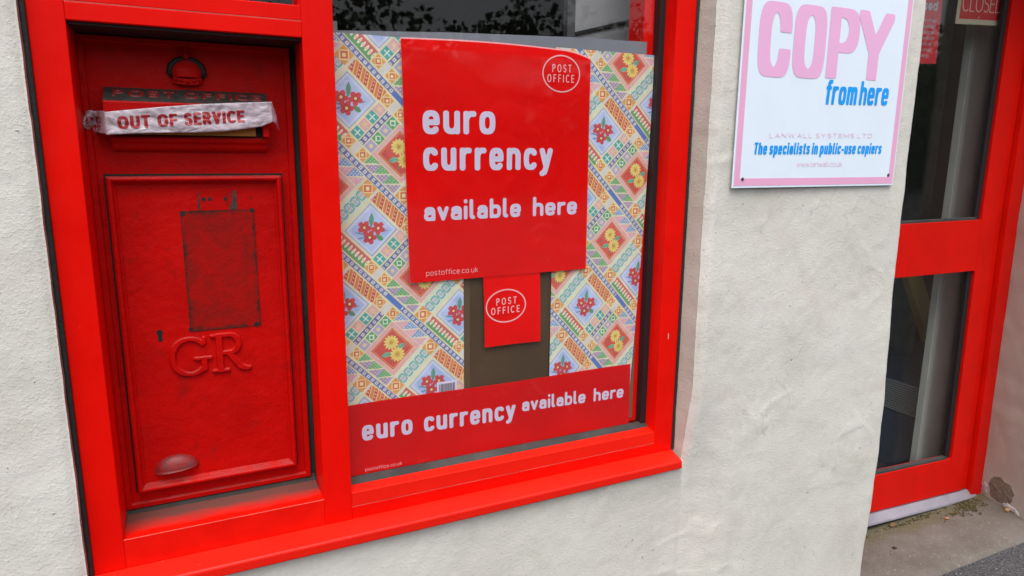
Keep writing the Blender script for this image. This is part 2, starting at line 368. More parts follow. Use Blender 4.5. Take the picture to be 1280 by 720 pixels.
# ------------------------------------------------------------------ lettering: pen strokes -> outline mesh
def arc(cx, cy, rx, ry, a0, a1, p=2.3, n=28):
    o = []
    for i in range(n+1):
        t = rad(a0+(a1-a0)*i/n); c, s_ = math.cos(t), math.sin(t)
        o.append((cx+rx*math.copysign(abs(c)**(2/p), c), cy+ry*math.copysign(abs(s_)**(2/p), s_)))
    return o
def glyphs():
    W = .64; G = {}
    O = lambda: arc(.32, .5, .32, .5, 0, 360, 2.8)
    G['o'] = (W, [O()]); G['c'] = (.58, [arc(.32, .5, .32, .5, 40, 320, 2.8)])
    G['e'] = (W, [[(.0, .5), (.64, .5)], arc(.32, .5, .32, .5, 0, 316, 2.8)])
    G['u'] = (W, [[(0, 1)]+arc(.32, .34, .32, .34, 180, 360)+[(.64, 1)], [(.64, .4), (.64, 0)]])
    arch = lambda x, w_: arc(x+w_/2, .64, w_/2, .36, 180, 0)+[(x+w_, 0)]
    G['n'] = (W, [[(0, 1), (0, 0)], arch(0, W)]); G['h'] = (W, [[(0, 1.42), (0, 0)], arch(0, W)])
    G['m'] = (1.04, [[(0, 1), (0, 0)], arch(0, .52), arch(.52, .52)])
    G['r'] = (.42, [[(0, 1), (0, 0)], arc(.36, .58, .36, .42, 180, 80)])
    G['a'] = (.58, [arc(.3, .66, .28, .34, 160, 0)+[(.58, 0)], [(.58, .58), (.3, .58)]+arc(.28, .29, .28, .29, 90, 270)+[(.4, 0), (.58, .16)]])
    G['b'] = (W, [[(0, 1.42), (0, 0)], O()]); G['p'] = (W, [[(0, 1), (0, -.42)], O()]); G['d'] = (W, [[(.64, 1.42), (.64, 0)], O()])
    G['l'] = (.16, [[(0, 1.42), (0, .18), (.05, .04), (.16, 0)]]); G['i'] = (.0, [[(0, 1), (0, 0)], [(0, 1.40), (0, 1.42)]])
    G['v'] = (.58, [[(0, 1), (.29, 0), (.58, 1)]]); G['w'] = (.9, [[(0, 1), (.22, 0), (.45, .9), (.68, 0), (.9, 1)]])
    G['y'] = (.62, [[(0, 1), (.31, .06)], [(.62, 1), (.3, -.04), (.2, -.3), (.02, -.38)]])
    sp = lambda w_: arc(w_/2, .755, w_/2, .245, 35, 268)+arc(w_/2, .255, w_/2, .255, 88, -145)
    G['s'] = (.52, [sp(.52)]); G['t'] = (.38, [[(.16, 1.32), (.16, .2), (.22, .04), (.38, 0)], [(0, 1), (.36, 1)]])
    G['f'] = (.36, [arc(.36, 1.15, .22, .27, 80, 180)+[(.14, 0)], [(0, 1), (.34, 1)]])
    G['k'] = (.54, [[(0, 1.42), (0, 0)], [(.52, 1), (.03, .45)], [(.2, .62), (.54, 0)]])
    G['.'] = (0, [[(0, .0), (0, .02)]]); G['-'] = (.28, [[(0, .5), (.28, .5)]]); G[':'] = (0, [[(0, .2), (0, .22)], [(0, .8), (0, .82)]])
    # capitals, height 1
    G['O'] = (.76, [arc(.38, .5, .38, .5, 0, 360)]); G['C'] = (.64, [arc(.37, .5, .37, .5, 52, 308)])
    bowl = lambda w_: [(0, 1), (w_-.24, 1)]+arc(w_-.24, .755, .24, .245, 90, -90)+[(0, .51)]
    G['P'] = (.52, [[(0, 0), (0, 1)], bowl(.52)]); G['R'] = (.56, [[(0, 0), (0, 1)], bowl(.52), [(.24, .51), (.56, 0)]])
    G['S'] = (.5, [sp(.5)]); G['T'] = (.58, [[(0, 1), (.58, 1)], [(.29, 1), (.29, 0)]])
    G['F'] = (.46, [[(0, 0), (0, 1), (.46, 1)], [(0, .52), (.42, .52)]]); G['I'] = (0, [[(0, 0), (0, 1)]])
    G['E'] = (.48, [[(.48, 1), (0, 1), (0, 0), (.48, 0)], [(0, .52), (.44, .52)]]); G['L'] = (.44, [[(0, 1), (0, 0), (.44, 0)]])
    G['U'] = (.62, [[(0, 1)]+arc(.31, .31, .31, .31, 180, 360)+[(.62, 1)]]); G['V'] = (.62, [[(0, 1), (.31, 0), (.62, 1)]])
    G['Y'] = (.64, [[(0, 1), (.32, .45), (.64, 1)], [(.32, .45), (.32, 0)]]); G['A'] = (.64, [[(0, 0), (.32, 1), (.64, 0)], [(.12, .36), (.52, .36)]])
    G['N'] = (.62, [[(0, 0), (0, 1), (.62, 0), (.62, 1)]]); G['W'] = (.95, [[(0, 1), (.24, 0), (.475, .95), (.71, 0), (.95, 1)]])
    G['M'] = (.76, [[(0, 0), (0, 1), (.38, .2), (.76, 1), (.76, 0)]]); G['D'] = (.66, [[(0, 0), (0, 1), (.26, 1)]+arc(.26, .5, .4, .5, 90, -90)+[(0, 0)]])
    G['0'] = (.5, [arc(.25, .5, .25, .5, 0, 360)]); G['1'] = (.2, [[(0, .8), (.2, 1), (.2, 0)]]); G['7'] = (.46, [[(0, 1), (.46, 1), (.16, 0)]])
    G['3'] = (.46, [arc(.22, .75, .24, .25, 140, -90)+arc(.22, .25, .24, .25, 90, -140)]); G['9'] = (.48, [arc(.24, .7, .24, .3, 0, 360), [(.48, .7), (.4, .15), (.15, 0)]])
    return G
GL = glyphs()
def strokes_of(text, x0, x1, z0, z1, xh, hx, hz, gap=.9, space=2.2, cap=None, shear=0, asc=.42):
    """pen centre lines of a line of text fitted between x0 and x1, baseline from z0 to z1"""
    uz = xh-2*hz; uc = (cap-2*hz) if cap else uz
    widths = [GL[c][0] for c in text if c != ' ']; n = len(widths); nsp = text.count(' ')
    tot = sum(widths); fixed = 2*hx*n+gap*hx*(n-1-nsp)+space*hx*2*nsp
    ux = (x1-x0-fixed)/tot; x = x0; out = []
    for i, c in enumerate(text):
        if c == ' ': x += space*hx*2-gap*hx; continue
        w_, st = GL[c]; s_ = uc if (c.isupper() or c.isdigit() or c == ':') else uz
        for pl in st:
            q = []
            for a, b in pl:
                if s_ is uz and b > 1: b = 1+(b-1)*asc/.42
                px = x+hx+a*ux; pz = hz+b*s_
                q.append((px+shear*pz, pz+z0+(z1-z0)*(px-x0)/(x1-x0)))
            out.append((q, hx, hz))
        x += w_*ux+2*hx+gap*hx
    return out
def field_mesh(strokes, pnorm=2.0, cell=None, merge=True, cut=None):
    """union of pen strokes, traced on a fine grid into flat faces in (x, z)"""
    hmin = min(min(a, b) for _, a, b in strokes); cell = cell or hmin/3.2
    allp = np.array([p for q, _, _ in strokes for p in q]); hm = max(max(a, b) for _, a, b in strokes)
    x0, z0 = allp.min(0)-hm-3*cell; x1, z1 = allp.max(0)+hm+3*cell
    nx, nz = int((x1-x0)/cell)+2, int((z1-z0)/cell)+2
    gx = x0+np.arange(nx)*cell; gz = z0+np.arange(nz)*cell
    F = np.full((nz, nx), 1.0)
    for q, hx, hz in strokes:
        q = np.array(q); pts = [q[:1]]
        for a, b in zip(q[:-1], q[1:]):
            m = max(1, int(np.hypot(*(b-a))/(cell*.6))); pts.append(a+(b-a)*(np.arange(1, m+1)/m)[:, None])
        for px, pz in np.concatenate(pts):
            i0 = max(0, int((px-1.6*hx-x0)/cell)); i1 = min(nx, int((px+1.6*hx-x0)/cell)+2)
            j0 = max(0, int((pz-1.6*hz-z0)/cell)); j1 = min(nz, int((pz+1.6*hz-z0)/cell)+2)
            d = ((np.abs(gx[i0:i1]-px)/hx)**pnorm)[None, :]+((np.abs(gz[j0:j1]-pz)/hz)**pnorm)[:, None]
            d = d**(1/pnorm)-1
            F[j0:j1, i0:i1] = np.minimum(F[j0:j1, i0:i1], d)
    if cut is not None: F = np.maximum(F, cut(gx[None, :], gz[:, None]))
    F[np.abs(F) < 1e-6] = 1e-6
    ins = F < 0; full = ins[:-1, :-1] & ins[1:, :-1] & ins[:-1, 1:] & ins[1:, 1:]
    some = (ins[:-1, :-1] | ins[1:, :-1] | ins[:-1, 1:] | ins[1:, 1:]) & ~full
    V, F_, vid = [], [], {}
    def vert(key, x, z):
        if key not in vid: vid[key] = len(V); V.append((x, z))
        return vid[key]
    corner = lambda i, j: vert((i, j), gx[i], gz[j])
    for j, i in zip(*np.nonzero(some)):
        c = [(i, j), (i+1, j), (i+1, j+1), (i, j+1)]; poly = []
        for k in range(4):
            a, b = c[k], c[(k+1) % 4]; fa, fb = F[a[1], a[0]], F[b[1], b[0]]
            if fa < 0: poly.append(corner(*a))
            if (fa < 0) != (fb < 0):
                t = fa/(fa-fb); lo, hi = sorted((a, b))
                poly.append(vert((lo, hi), gx[a[0]]+(gx[b[0]]-gx[a[0]])*t, gz[a[1]]+(gz[b[1]]-gz[a[1]])*t))
        if len(poly) > 2: F_.append(poly)
    for j in range(nz-1):
        i = 0; row = full[j]
        while i < nx-1:
            if row[i]:
                e = i
                while merge and e+1 < nx-1 and row[e+1] and e-i < 400: e += 1
                F_.append([corner(i, j), corner(e+1, j), corner(e+1, j+1), corner(i, j+1)]); i = e+1
            else: i += 1
    return V, F_
def letter(name, strokes, mat, parent, y, pnorm=2.0, depth=0, place=None, cell=None, cut=None, bevel=0, smooth=False):
    V, F = field_mesh(strokes, pnorm, cell, merge=(depth == 0 and place is None), cut=cut)
    if depth:
        n = len(V); edges = {}
        for f in F:
            for a, b in zip(f, f[1:]+f[:1]): edges[(a, b)] = edges.get((a, b), 0)+1
        sides = [(b, a, a+n, b+n) for (a, b) in edges if (b, a) not in edges]
        pts = [(x, y, z) for x, z in V]+[(x, y+depth, z) for x, z in V]
        F = [list(f) for f in F]+sides
    else: pts = [(x, y, z) for x, z in V]
    if place: pts = [place(*p) for p in pts]
    return mk(name, pts, F, mat, parent, smooth=smooth, bevel=bevel)
def emboss(name, strokes, mat, parent, y, h, pnorm=2.0, cell=.001, place=None):
    """cast lettering with soft shoulders standing h proud of the plane y"""
    allp = np.array([p for q, _, _ in strokes for p in q]); hm = max(max(a, b) for _, a, b in strokes)
    x0, z0 = allp.min(0)-1.6*hm; x1, z1 = allp.max(0)+1.6*hm
    gx = np.arange(x0, x1, cell); gz = np.arange(z0, z1, cell); F = np.full((len(gz), len(gx)), 2.0)
    for q, hx, hz in strokes:
        q = np.array(q); pts = [q[:1]]
        for a, b in zip(q[:-1], q[1:]):
            m = max(1, int(np.hypot(*(b-a))/(cell*.7))); pts.append(a+(b-a)*(np.arange(1, m+1)/m)[:, None])
        for px, pz in np.concatenate(pts):
            d = (np.abs((gx-px)/hx)**pnorm)[None, :]+(np.abs((gz-pz)/hz)**pnorm)[:, None]
            F = np.minimum(F, d**(1/pnorm))
    H = np.clip((1.26-F)/.42, 0, 1); H = H*H*(3-2*H)
    ok = F < 1.30; cellok = ok[:-1, :-1] | ok[1:, :-1] | ok[:-1, 1:] | ok[1:, 1:]
    idx, V, Fc = {}, [], []
    def vid(i, j):
        if (i, j) not in idx:
            idx[(i, j)] = len(V); p = (gx[i], y+.0004-h*H[j, i], gz[j]); V.append(place(*p) if place else p)
        return idx[(i, j)]
    for j, i in zip(*np.nonzero(cellok)): Fc.append((vid(i, j), vid(i+1, j), vid(i+1, j+1), vid(i, j+1)))
    return mk(name, V, Fc, mat, parent, smooth=True)

# value noise on arrays
_TB = {}
def vnoise(x, z, s, seed=0):
    if seed not in _TB: _TB[seed] = np.random.default_rng(seed).random((256, 256))
    T = _TB[seed]; x = np.asarray(x)*s+1000; z = np.asarray(z)*s+1000
    xi = np.floor(x).astype(int); zi = np.floor(z).astype(int); fx = x-xi; fz = z-zi; fx = fx*fx*(3-2*fx); fz = fz*fz*(3-2*fz)
    g = lambda a, b: T[a % 256, b % 256]
    return (g(xi, zi)*(1-fx)+g(xi+1, zi)*fx)*(1-fz)+(g(xi, zi+1)*(1-fx)+g(xi+1, zi+1)*fx)*fz
def fbm(x, z, s, o=4, seed=0):
    return sum(vnoise(x, z, s*2**k, seed+k)*.5**k for k in range(o))/sum(.5**k for k in range(o))-.5
def sstep(a, b, x):
    t = np.clip((x-a)/(b-a), 0, 1); return t*t*(3-2*t)

# ------------------------------------------------------------------ ground and setting
g = MB().add([(-300, -300, -EZ), (300, -300, -EZ), (300, 300, -EZ), (-300, 300, -EZ)], [(0, 1, 2, 3)])
structure(g.build('pavement', 'tarmac'))
def slab_pt(u, v):
    x = 1.95+u*1.75; y = -.128+v*.345
    return (x, y+.006*float(fbm(x, y, 9, 3, 5))*(1-v), -1.514+.006*float(fbm(x, y, 6, 4, 9))-.012*(1-sstep(0, .06, v)))
s = MB().sheet(slab_pt, 90, 24)
b0 = len(s.v); s.v += [(1.95+i/90*1.75, -.130, -1.535) for i in range(91)]
s.f += [[b0+i, b0+i+1, i+1, i] for i in range(90)]
structure(s.build('doorstep', 'conc', smooth=True))
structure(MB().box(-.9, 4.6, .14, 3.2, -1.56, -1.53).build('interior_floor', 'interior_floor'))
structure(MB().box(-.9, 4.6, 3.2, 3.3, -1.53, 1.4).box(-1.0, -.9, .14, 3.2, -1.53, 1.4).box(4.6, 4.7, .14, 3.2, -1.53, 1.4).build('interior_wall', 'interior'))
structure(MB().box(1.90, 1.94, .14, 3.2, -1.53, 1.4).build('interior_wall', 'interior'))  # added partition, unseen: keeps the room behind the window dark
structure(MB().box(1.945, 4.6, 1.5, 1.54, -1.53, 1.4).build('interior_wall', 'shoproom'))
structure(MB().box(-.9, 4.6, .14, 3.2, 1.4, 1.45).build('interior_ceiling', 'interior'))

# ------------------------------------------------------------------ shop wall: uneven painted render round the window
HX0, HX1, HZ0, HZ1 = -.2285, 1.262, -.885, 1.12
def axis(parts):
    a = []
    for lo, hi, st in parts: a += list(np.arange(lo, hi-1e-9, st))
    return np.array(a+[parts[-1][1]])
def edge_x(z):                      # the doorway corner of the pier leans and wanders
    return 2.055+.030*sstep(-.1, -1.0, z)-.012*sstep(-1.15, -1.5, z)+.016*fbm(z, z*0+3.1, 5, 4, 21)
gx = axis([(-3.2, -.75, .06), (-.75, HX0, .0075), (HX0, HX1, .0075), (HX1, 2.0, .0075)])
gz = axis([(-1.53, -1.25, .02), (-1.25, HZ0, .0075), (HZ0, .75, .0075), (.75, HZ1, .03), (HZ1, 2.6, .08)])
gx = np.unique(gx.round(5)); gz = np.unique(gz.round(5))
# last columns are stretched onto the corner and rounded into the doorway return
XX, ZZ = np.meshgrid(gx, gz)
def face_y(x, z):
    base = -.075*np.ones_like(x)
    under = sstep(1.42, 1.262, x)*sstep(-.62, -1.0, z)*(x > 1.2619)+(x <= 1.2619)*sstep(-.62, -1.0, np.where(x > 1.0, np.minimum(z, -.62+(z+.62)), -1.0))              # below the sill the infill lies further back
    base = base*(1-under)+(-.032)*under
    left = sstep(-.20, -.25, x); base = base*(1-left)+(-.030)*left
    dep = .009*fbm(x, z, 2.2, 3, 1)+.0030*fbm(x, z, 9, 4, 2)+.0013*fbm(x, z, 34, 2, 3)
    ridg = np.abs(fbm(x*.75+z*.5, z*1.1-x*.35, 5, 3, 4)); ridge = -.0016*np.exp(-(ridg/.03)**2)*sstep(0.02, .2, fbm(x, z, 3.1, 2, 8))
    dep = dep+ridge
    d = np.abs(x-HX1); e = (x > HX1-.001)*np.exp(-(d/.011)**2)*.020*(.06+.94*sstep(-.99, -.86, z))
    d2 = np.abs(x-HX0); e2 = (x < HX0+.001)*np.exp(-(d2/.008)**2)*.006
    return base+dep+e+e2
YY = face_y(XX, ZZ)
nz, nx = XX.shape
XW = XX.copy()
wob = .0060*fbm(ZZ*1.0, ZZ*0+7, 6, 4, 31)+.0025*fbm(ZZ, ZZ*0+9, 30, 2, 33)
XW += wob*np.exp(-((XX-HX1)/.03)**2)*(XX >= HX1-1e-6)+.5*wob*np.exp(-((XX-HX0)/.03)**2)*(XX <= HX0+1e-6)
# sill notch: the plaster climbs round the sill's right end
NC = 9
ex = edge_x(gz)
tail_x, tail_y = [], []
for k in range(1, NC+1):
    a = k/NC*math.pi/2
    tail_x.append(ex-.022+.022*math.sin(a)); tail_y.append((face_y(ex-.022, gz)+.022*(1-math.cos(a))))
for yy in (-.02, .03, .09, .15, .235):
    tail_x.append(ex+.004*fbm(gz, gz*0+yy*40, 8, 3, 41)); tail_y.append(np.full_like(gz, yy))
stretch = (gx > 1.7)
for j in range(nz):                 # carry the last stretch of columns onto the wandering corner
    t = (gx[stretch]-1.7)/(2.0-1.7); XW[j, stretch] = 1.7+t*(ex[j]-.022-1.7); YY[j, stretch] = face_y(XW[j, stretch], np.full(stretch.sum(), gz[j]))
XA = np.hstack([XW]+[c[:, None] for c in tail_x]); YA = np.hstack([YY]+[c[:, None] for c in tail_y]); ZA = np.repeat(gz[:, None], XA.shape[1], 1)
V = np.stack([XA, YA, ZA], -1).reshape(-1, 3); NXA = XA.shape[1]
ih = (gx[:-1] >= HX0-1e-6) & (gx[1:] <= HX1+1e-6); jh = (gz[:-1] >= HZ0-1e-6) & (gz[1:] <= HZ1+1e-6)
F = []
for j in range(nz-1):
    for i in range(NXA-1):
        if i < nx-1 and ih[i] and jh[j]: continue
        F.append((j*NXA+i, j*NXA+i+1, (j+1)*NXA+i+1, (j+1)*NXA+i))
V = V.tolist()
def ret(idx_pairs, y_to, dx=0, dz=0):
    for (j0, i0), (j1, i1) in idx_pairs:
        a, b_ = V[j0*NXA+i0], V[j1*NXA+i1]; n = len(V)
        V.append([a[0]+dx, y_to, a[2]+dz]); V.append([b_[0]+dx, y_to, b_[2]+dz]); F.append((j0*NXA+i0, j1*NXA+i1, n+1, n))
i0 = int(np.argmin(abs(gx-HX0))); i1 = int(np.argmin(abs(gx-HX1))); j0 = int(np.argmin(abs(gz-HZ0))); j1 = int(np.argmin(abs(gz-HZ1)))
ret([((j, i0), (j+1, i0)) for j in range(j0, j1)], .10)
ret([((j0, i), (j0, i+1)) for i in range(i0, i1)], .10)
ret([((j1, i), (j1, i+1)) for i in range(i0, i1)], .10)
shop_wall = empty('shop_wall', (.0, .0, -EZ))
tag(shop_wall, 'cream painted rough rendered wall around the red shop window', 'wall')
mk('render', V, F, 'wall', shop_wall, smooth=True)
# right reveal of the window: a smoother strip, darker than the wall, between the frame and the wall face
RV = []
zz = gz[j0:j1+1]
yf = np.array([V[(j0+k)*NXA+i1][1] for k in range(len(zz))]); xf = np.array([V[(j0+k)*NXA+i1][0] for k in range(len(zz))])
cols = 7
for k in range(len(zz)):
    for c in range(cols+1):
        t = c/cols
        RV.append((1.2475+(xf[k]-1.2475)*t+.0025*float(fbm(zz[k], t*.2, 14, 3, 52))*t*(1-t)*4, .012+(yf[k]+.0005-.012)*t, zz[k]))
RF = [(k*(cols+1)+c, k*(cols+1)+c+1, (k+1)*(cols+1)+c+1, (k+1)*(cols+1)+c) for k in range(len(zz)-1) for c in range(cols)]
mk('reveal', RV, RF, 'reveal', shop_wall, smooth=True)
# wall beyond the doorway, with its reveal running back to the door frame
def rev(u, v):
    z = -1.55+v*4.1; y = .245-u*.345
    x = 3.195+.030*max(0, -.3-z)/1.2-.010-(.245-y)*.30+.010*float(fbm(y*1.0, z, 4, 4, 61))+.006*float(fbm(y, z, 18, 3, 62))
    return (x, y, z)
far_wall = empty('wall_beyond_doorway', (3.2, -.1, -EZ)); far_wall.name = 'doorway_wall'
tag(far_wall, 'beige rendered wall on the right side of the doorway, broken plaster at its foot', 'wall')
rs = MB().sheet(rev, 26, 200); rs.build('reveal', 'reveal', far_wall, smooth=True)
fs = MB().sheet(lambda u, v: (rev(1, v)[0]+u*2.6, rev(1, v)[1]-.0+.008*float(fbm(u*2.6, v*4, 3, 3, 65))*min(1, u*20), -1.55+v*4.1), 40, 90); fs.build('render', 'wall', far_wall, smooth=True)
MB().box(2.0, 3.35, -.06, .30, .80, 2.55).build('lintel', 'wall', far_wall, bevel=.012)
# broken patch
random.seed(3)
def patch(cy, cz, ry, rz, n, seed, jag, out, mat, name):
    r = random.Random(seed); pts = []
    for k in range(n):
        a = 2*math.pi*k/n; q = 1+jag*(r.random()-.5); pts.append((cy+ry*q*math.cos(a), max(-1.518, cz+rz*q*math.sin(a))))
    V_, F_ = [], []
    fx = lambda y, z: rev((.245-y)/.345, (z+1.55)/4.1)[0]
    V_.append((fx(cy, cz)-out, cy, cz))
    for y, z in pts: V_.append((fx(y, z)-out*.6, y, z))
    for y, z in pts: V_.append((fx(y, z)+.006, cy+(y-cy)*1.06, z))
    for k in range(n): F_ += [(0, 1+(k+1) % n, 1+k), (1+k, 1+(k+1) % n, 1+n+(k+1) % n, 1+n+k)]
    mk(name, V_, F_, mat, far_wall)
patch(.085, -1.452, .060, .058, 22, 5, .26, .0022, 'stone', 'bare_stone')
patch(.166, -1.478, .014, .028, 14, 8, .6, .006, 'greyprint', 'plaster_flake')
patch(.040, -1.500, .030, .013, 14, 9, .6, .007, 'flake', 'plaster_flake')
patch(.000, -1.506, .012, .011, 12, 12, .6, .006, 'flake', 'plaster_flake')

# ------------------------------------------------------------------ shop window
win = empty('shop_window', (.51, 0, -.90))
tag(win, 'red painted timber shop window with broad sill, its left bay holding a post box', 'window')
X0, X1, X2, X3, X5, X4 = -.220, -.1626, .2438, .307, 1.1826, 1.245
ZS, ZL, ZG, ZT, ZT2, TOP = -.8566, -.7926, -.7896, .2232, .2845, 1.08
MB().box(X0, X1, 0, .14, ZS, TOP).build('jamb', 'red', win, bevel=.002)
m = MB().box(X2, X3, 0, .056, ZS, TOP).box(X2+.003, X3, .056, .061, ZS, TOP).box(X2+.0008, X3, .061, .108, ZS, TOP)
m.build('mullion', 'red', win, bevel=.0015)
MB().box(X5, X4, 0, .14, ZS, TOP).build('jamb', 'red', win, bevel=.002)
MB().box(X0, X4, .0007, .14, TOP, TOP+.06).build('head', 'red', win, bevel=.002)
MB().box(X1, X2, .0009, .122, ZS, ZL).build('bottom_rail', 'ledge', win, bevel=.0016)
MB().box(X3, X5, .0009, .14, ZS, -.8262).build('bottom_rail', 'red', win, bevel=.0016)
MB().prism_x(X3, X5, [(.0013, -.8252), (.0013, -.7906), (.036, -.787), (.036, -.8252)]).build('glazing_bead', 'sill', win, bevel=.0014)
MB().prism_x(X3, X5, [(.0362, -.7872), (.052, -.7762), (.06, -.7762), (.06, -.82), (.0362, -.82)]).build('gasket', 'greygasket', win)
MB().box(X5-.018, X5-.0004, .046, .075, -.777, TOP).build('gasket', 'gasket', win)
MB().box(X5-.050, X5-.018, .0715, .14, -.777, TOP).build('inner_frame', 'red', win)
MB().box(X1, X2, .0009, .14, ZT, .2545).build('transom', 'red', win, bevel=.0016)
MB().box(X1+.001, X2-.001, .012, .119, ZT-.005, ZT-.0003).build('underside_shade_strip', 'sealant', win)  # black strip puts the shade under the transom into the colour
MB().box(X1, X2, .0014, .10, .2556, ZT2).build('glazing_bead', 'red', win, bevel=.0014)
MB().box(X1, X2, .045, .051, ZT2, TOP).build('upper_pane', 'glass', win)
MB().box(X3, X5-.004, .0505, .0545, -.7765, TOP).build('glass_pane', 'glass', win)
MB().box(X1, X2, .0011, .003, .2545, .2556).build('joint_highlight', 'worn_highlight', win)  # pale strip paints a highlight along the joint
MB().tube([(X1, .0016, ZL-.0002), (.02, .0015, ZL-.0002), (X2, .0016, ZL-.0002)], .0007, 6).build('worn_edge', 'worn_highlight', win)
MB().box(X3, X5, .0013, .003, -.8262, -.8252).build('joint_highlight', 'worn_highlight', win)  # highlight painted along the bead joint as well
# sloping sill with a drip edge
MB().prism_x(X0-.004, 1.2475, [(.03, -.8555), (.0, -.8568), (-.047, -.8695), (-.0505, -.8735), (-.0505, -.893), (-.047, -.8965), (.03, -.8965)]).build('sill', 'sill', win, bevel=.0022, seg=3)
# black sealant round the frame, squeezed unevenly
def seal(xa, xb, side, name='sealant'):
    n = 420; V_, F_ = [], []
    for k in range(n+1):
        z = -.853+k/n*1.93; wv = .0035*float(fbm(z, side*5.0, 7, 3, 71))+.0022*float(fbm(z, side*3.0, 45, 2, 72))
        a, b_ = (xa+wv, xb) if side < 0 else (xa, xb+wv)
        V_ += [(a, .010, z), (a+.001, -.0045, z), ((a+b_)/2, -.0065+.002*float(fbm(z, 2, 30, 2, 73)), z), (b_-.0008, -.0045, z), (b_, .010, z)]
    for k in range(n):
        for c in range(4): F_.append((k*5+c, k*5+c+1, k*5+c+6, k*5+c+5))
    mk(name, V_, F_, 'sealant', win, smooth=True)
seal(-.2335, -.2198, -1); seal(1.2448, 1.2518, 1)
# cream chip and scuffs on the right jamb
MB().box(1.2105, 1.2128, -.0006, .001, -.515, -.499).build('paint_chip', 'cream', win)

# ------------------------------------------------------------------ cast iron wall box in the left bay
Y = .12
box = empty('wall_post_box', (.035, Y, ZL))
tag(box, 'old red cast iron wall post box with raised letters GR in the left window bay', 'post box')
BX0, BX1, BZ0, BZ1 = -.163, .2335, -.7835, .216
MB().box(BX0, BX1, Y, .30, BZ0, BZ1).build('body', 'old', box, bevel=.006, seg=3)
MB().ring(BX0, BX1, BZ0, BZ1, [(.0, Y-.001), (.0, Y-.005), (.0012, Y-.0065), (.010, Y-.0065), (.0125, Y-.004), (.0135, Y+.001)]).build('rim', 'old', box, bevel=.0009)
# grime packed into the joint all round
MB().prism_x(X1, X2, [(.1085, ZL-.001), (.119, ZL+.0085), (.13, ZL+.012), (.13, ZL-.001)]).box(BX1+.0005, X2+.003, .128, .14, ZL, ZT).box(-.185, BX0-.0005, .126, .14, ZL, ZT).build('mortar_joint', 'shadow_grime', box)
MB().ring(-.1405, .2058, -.7478, -.0512, [(.0, Y+.001), (.0, Y-.0006), (.0046, Y-.0006), (.0046, Y+.001)]).build('door_gap', 'black', box)
dr = MB().box(-.128, .194, Y-.006, Y+.002, -.736, -.066).build('door', 'old', box)
MB().ring(-.136, .2015, -.7435, -.0555, [(.0, Y+.001), (.0, Y-.016), (.0018, Y-.0205), (.0055, Y-.0225), (.0090, Y-.0215), (.0115, Y-.0175), (.0125, Y-.0120), (.0160, Y-.0095), (.0175, Y-.004)]).build('moulding', 'old', dr, bevel=.0008)
MB().box(-.006, .141, Y-.0072, Y-.004, -.393, -.129).build('stained_patch', 'notice', dr)
MB().box(.030, .106, Y-.0068, Y-.004, -.1288, -.090).build('stained_tab', 'old_dirty', dr)
MB().add([(.029, Y-.0071, -.127), (.034, Y-.0071, -.127), (.0325, Y-.0071, -.089), (.0305, Y-.0071, -.091)], [(0, 1, 2, 3)]).build('grime_mark', 'slate', dr)
MB().add([(.091, Y-.0071, -.128), (.107, Y-.0071, -.128), (.1065, Y-.0071, -.088), (.1015, Y-.0071, -.087), (.098, Y-.0071, -.110)], [(0, 1, 2, 3, 4)]).build('grime_mark', 'slate', dr)
for hx_, hz_, hr in ((.041, -.1045, .0042), (.0535, -.1045, .0038), (.0845, -.105, .0038), (-.0015, -.1345, .0055), (.1365, -.131, .0050), (-.004, -.3865, .0045), (.1315, -.389, .0055), (.136, -.104, .0018)): MB().disc((hx_, Y-.0078, hz_), hr).build('screw_hole', 'black', dr)
kx, kz = -.0655, -.394
MB().disc((kx, Y-.0068, kz+.006), .0062).box(kx-.0040, kx+.0044, Y-.0066, Y-.0050, kz-.014, kz+.006).build('keyhole', 'black', dr)
# GR cipher
def T(pts, x0, z0, w_, h_): return [(x0+a*w_, z0+b_*h_) for a, b_ in pts]
gr = []
pen = (.0060, .0040); thin = (.0040, .0034)
gp = arc(.5, .5, .5, .5, 42, 322, 2.1, 40)
gr.append((T(gp, -.0455, -.4885, .070, .080), *pen))
gr.append((T([(.90, .40), (.90, .12)], -.0455, -.4885, .070, .080), .0062, .0044)); gr.append((T([(.66, .42), (1.08, .42)], -.0455, -.4885, .070, .080), *thin))
gr.append((T([(.93, .86), (.93, .98)], -.0455, -.4885, .070, .080), .0040, .0040))
gr.append((T([(.20, 0), (.20, 1)], .036, -.488, .070, .081), .0068, .0044)); gr.append((T([(0, 0), (.42, 0)], .036, -.488, .070, .081), *thin)); gr.append((T([(0, 1), (.4, 1)], .036, -.488, .070, .081), *thin))
gr.append((T([(.2, 1), (.5, 1)]+arc(.5, .75, .27, .25, 90, -90, 2.1)+[(.24, .5)], .036, -.488, .070, .081), .0062, .0042))
gr.append((T([(.46, .5), (.80, .06), (.98, .0)], .036, -.488, .070, .081), .0064, .0046)); gr.append((T([(.86, .0), (1.06, .01)], .036, -.488, .070, .081), *thin))
emboss('cipher', gr, 'old', dr, Y-.006, .0062, 2.8, .0010)
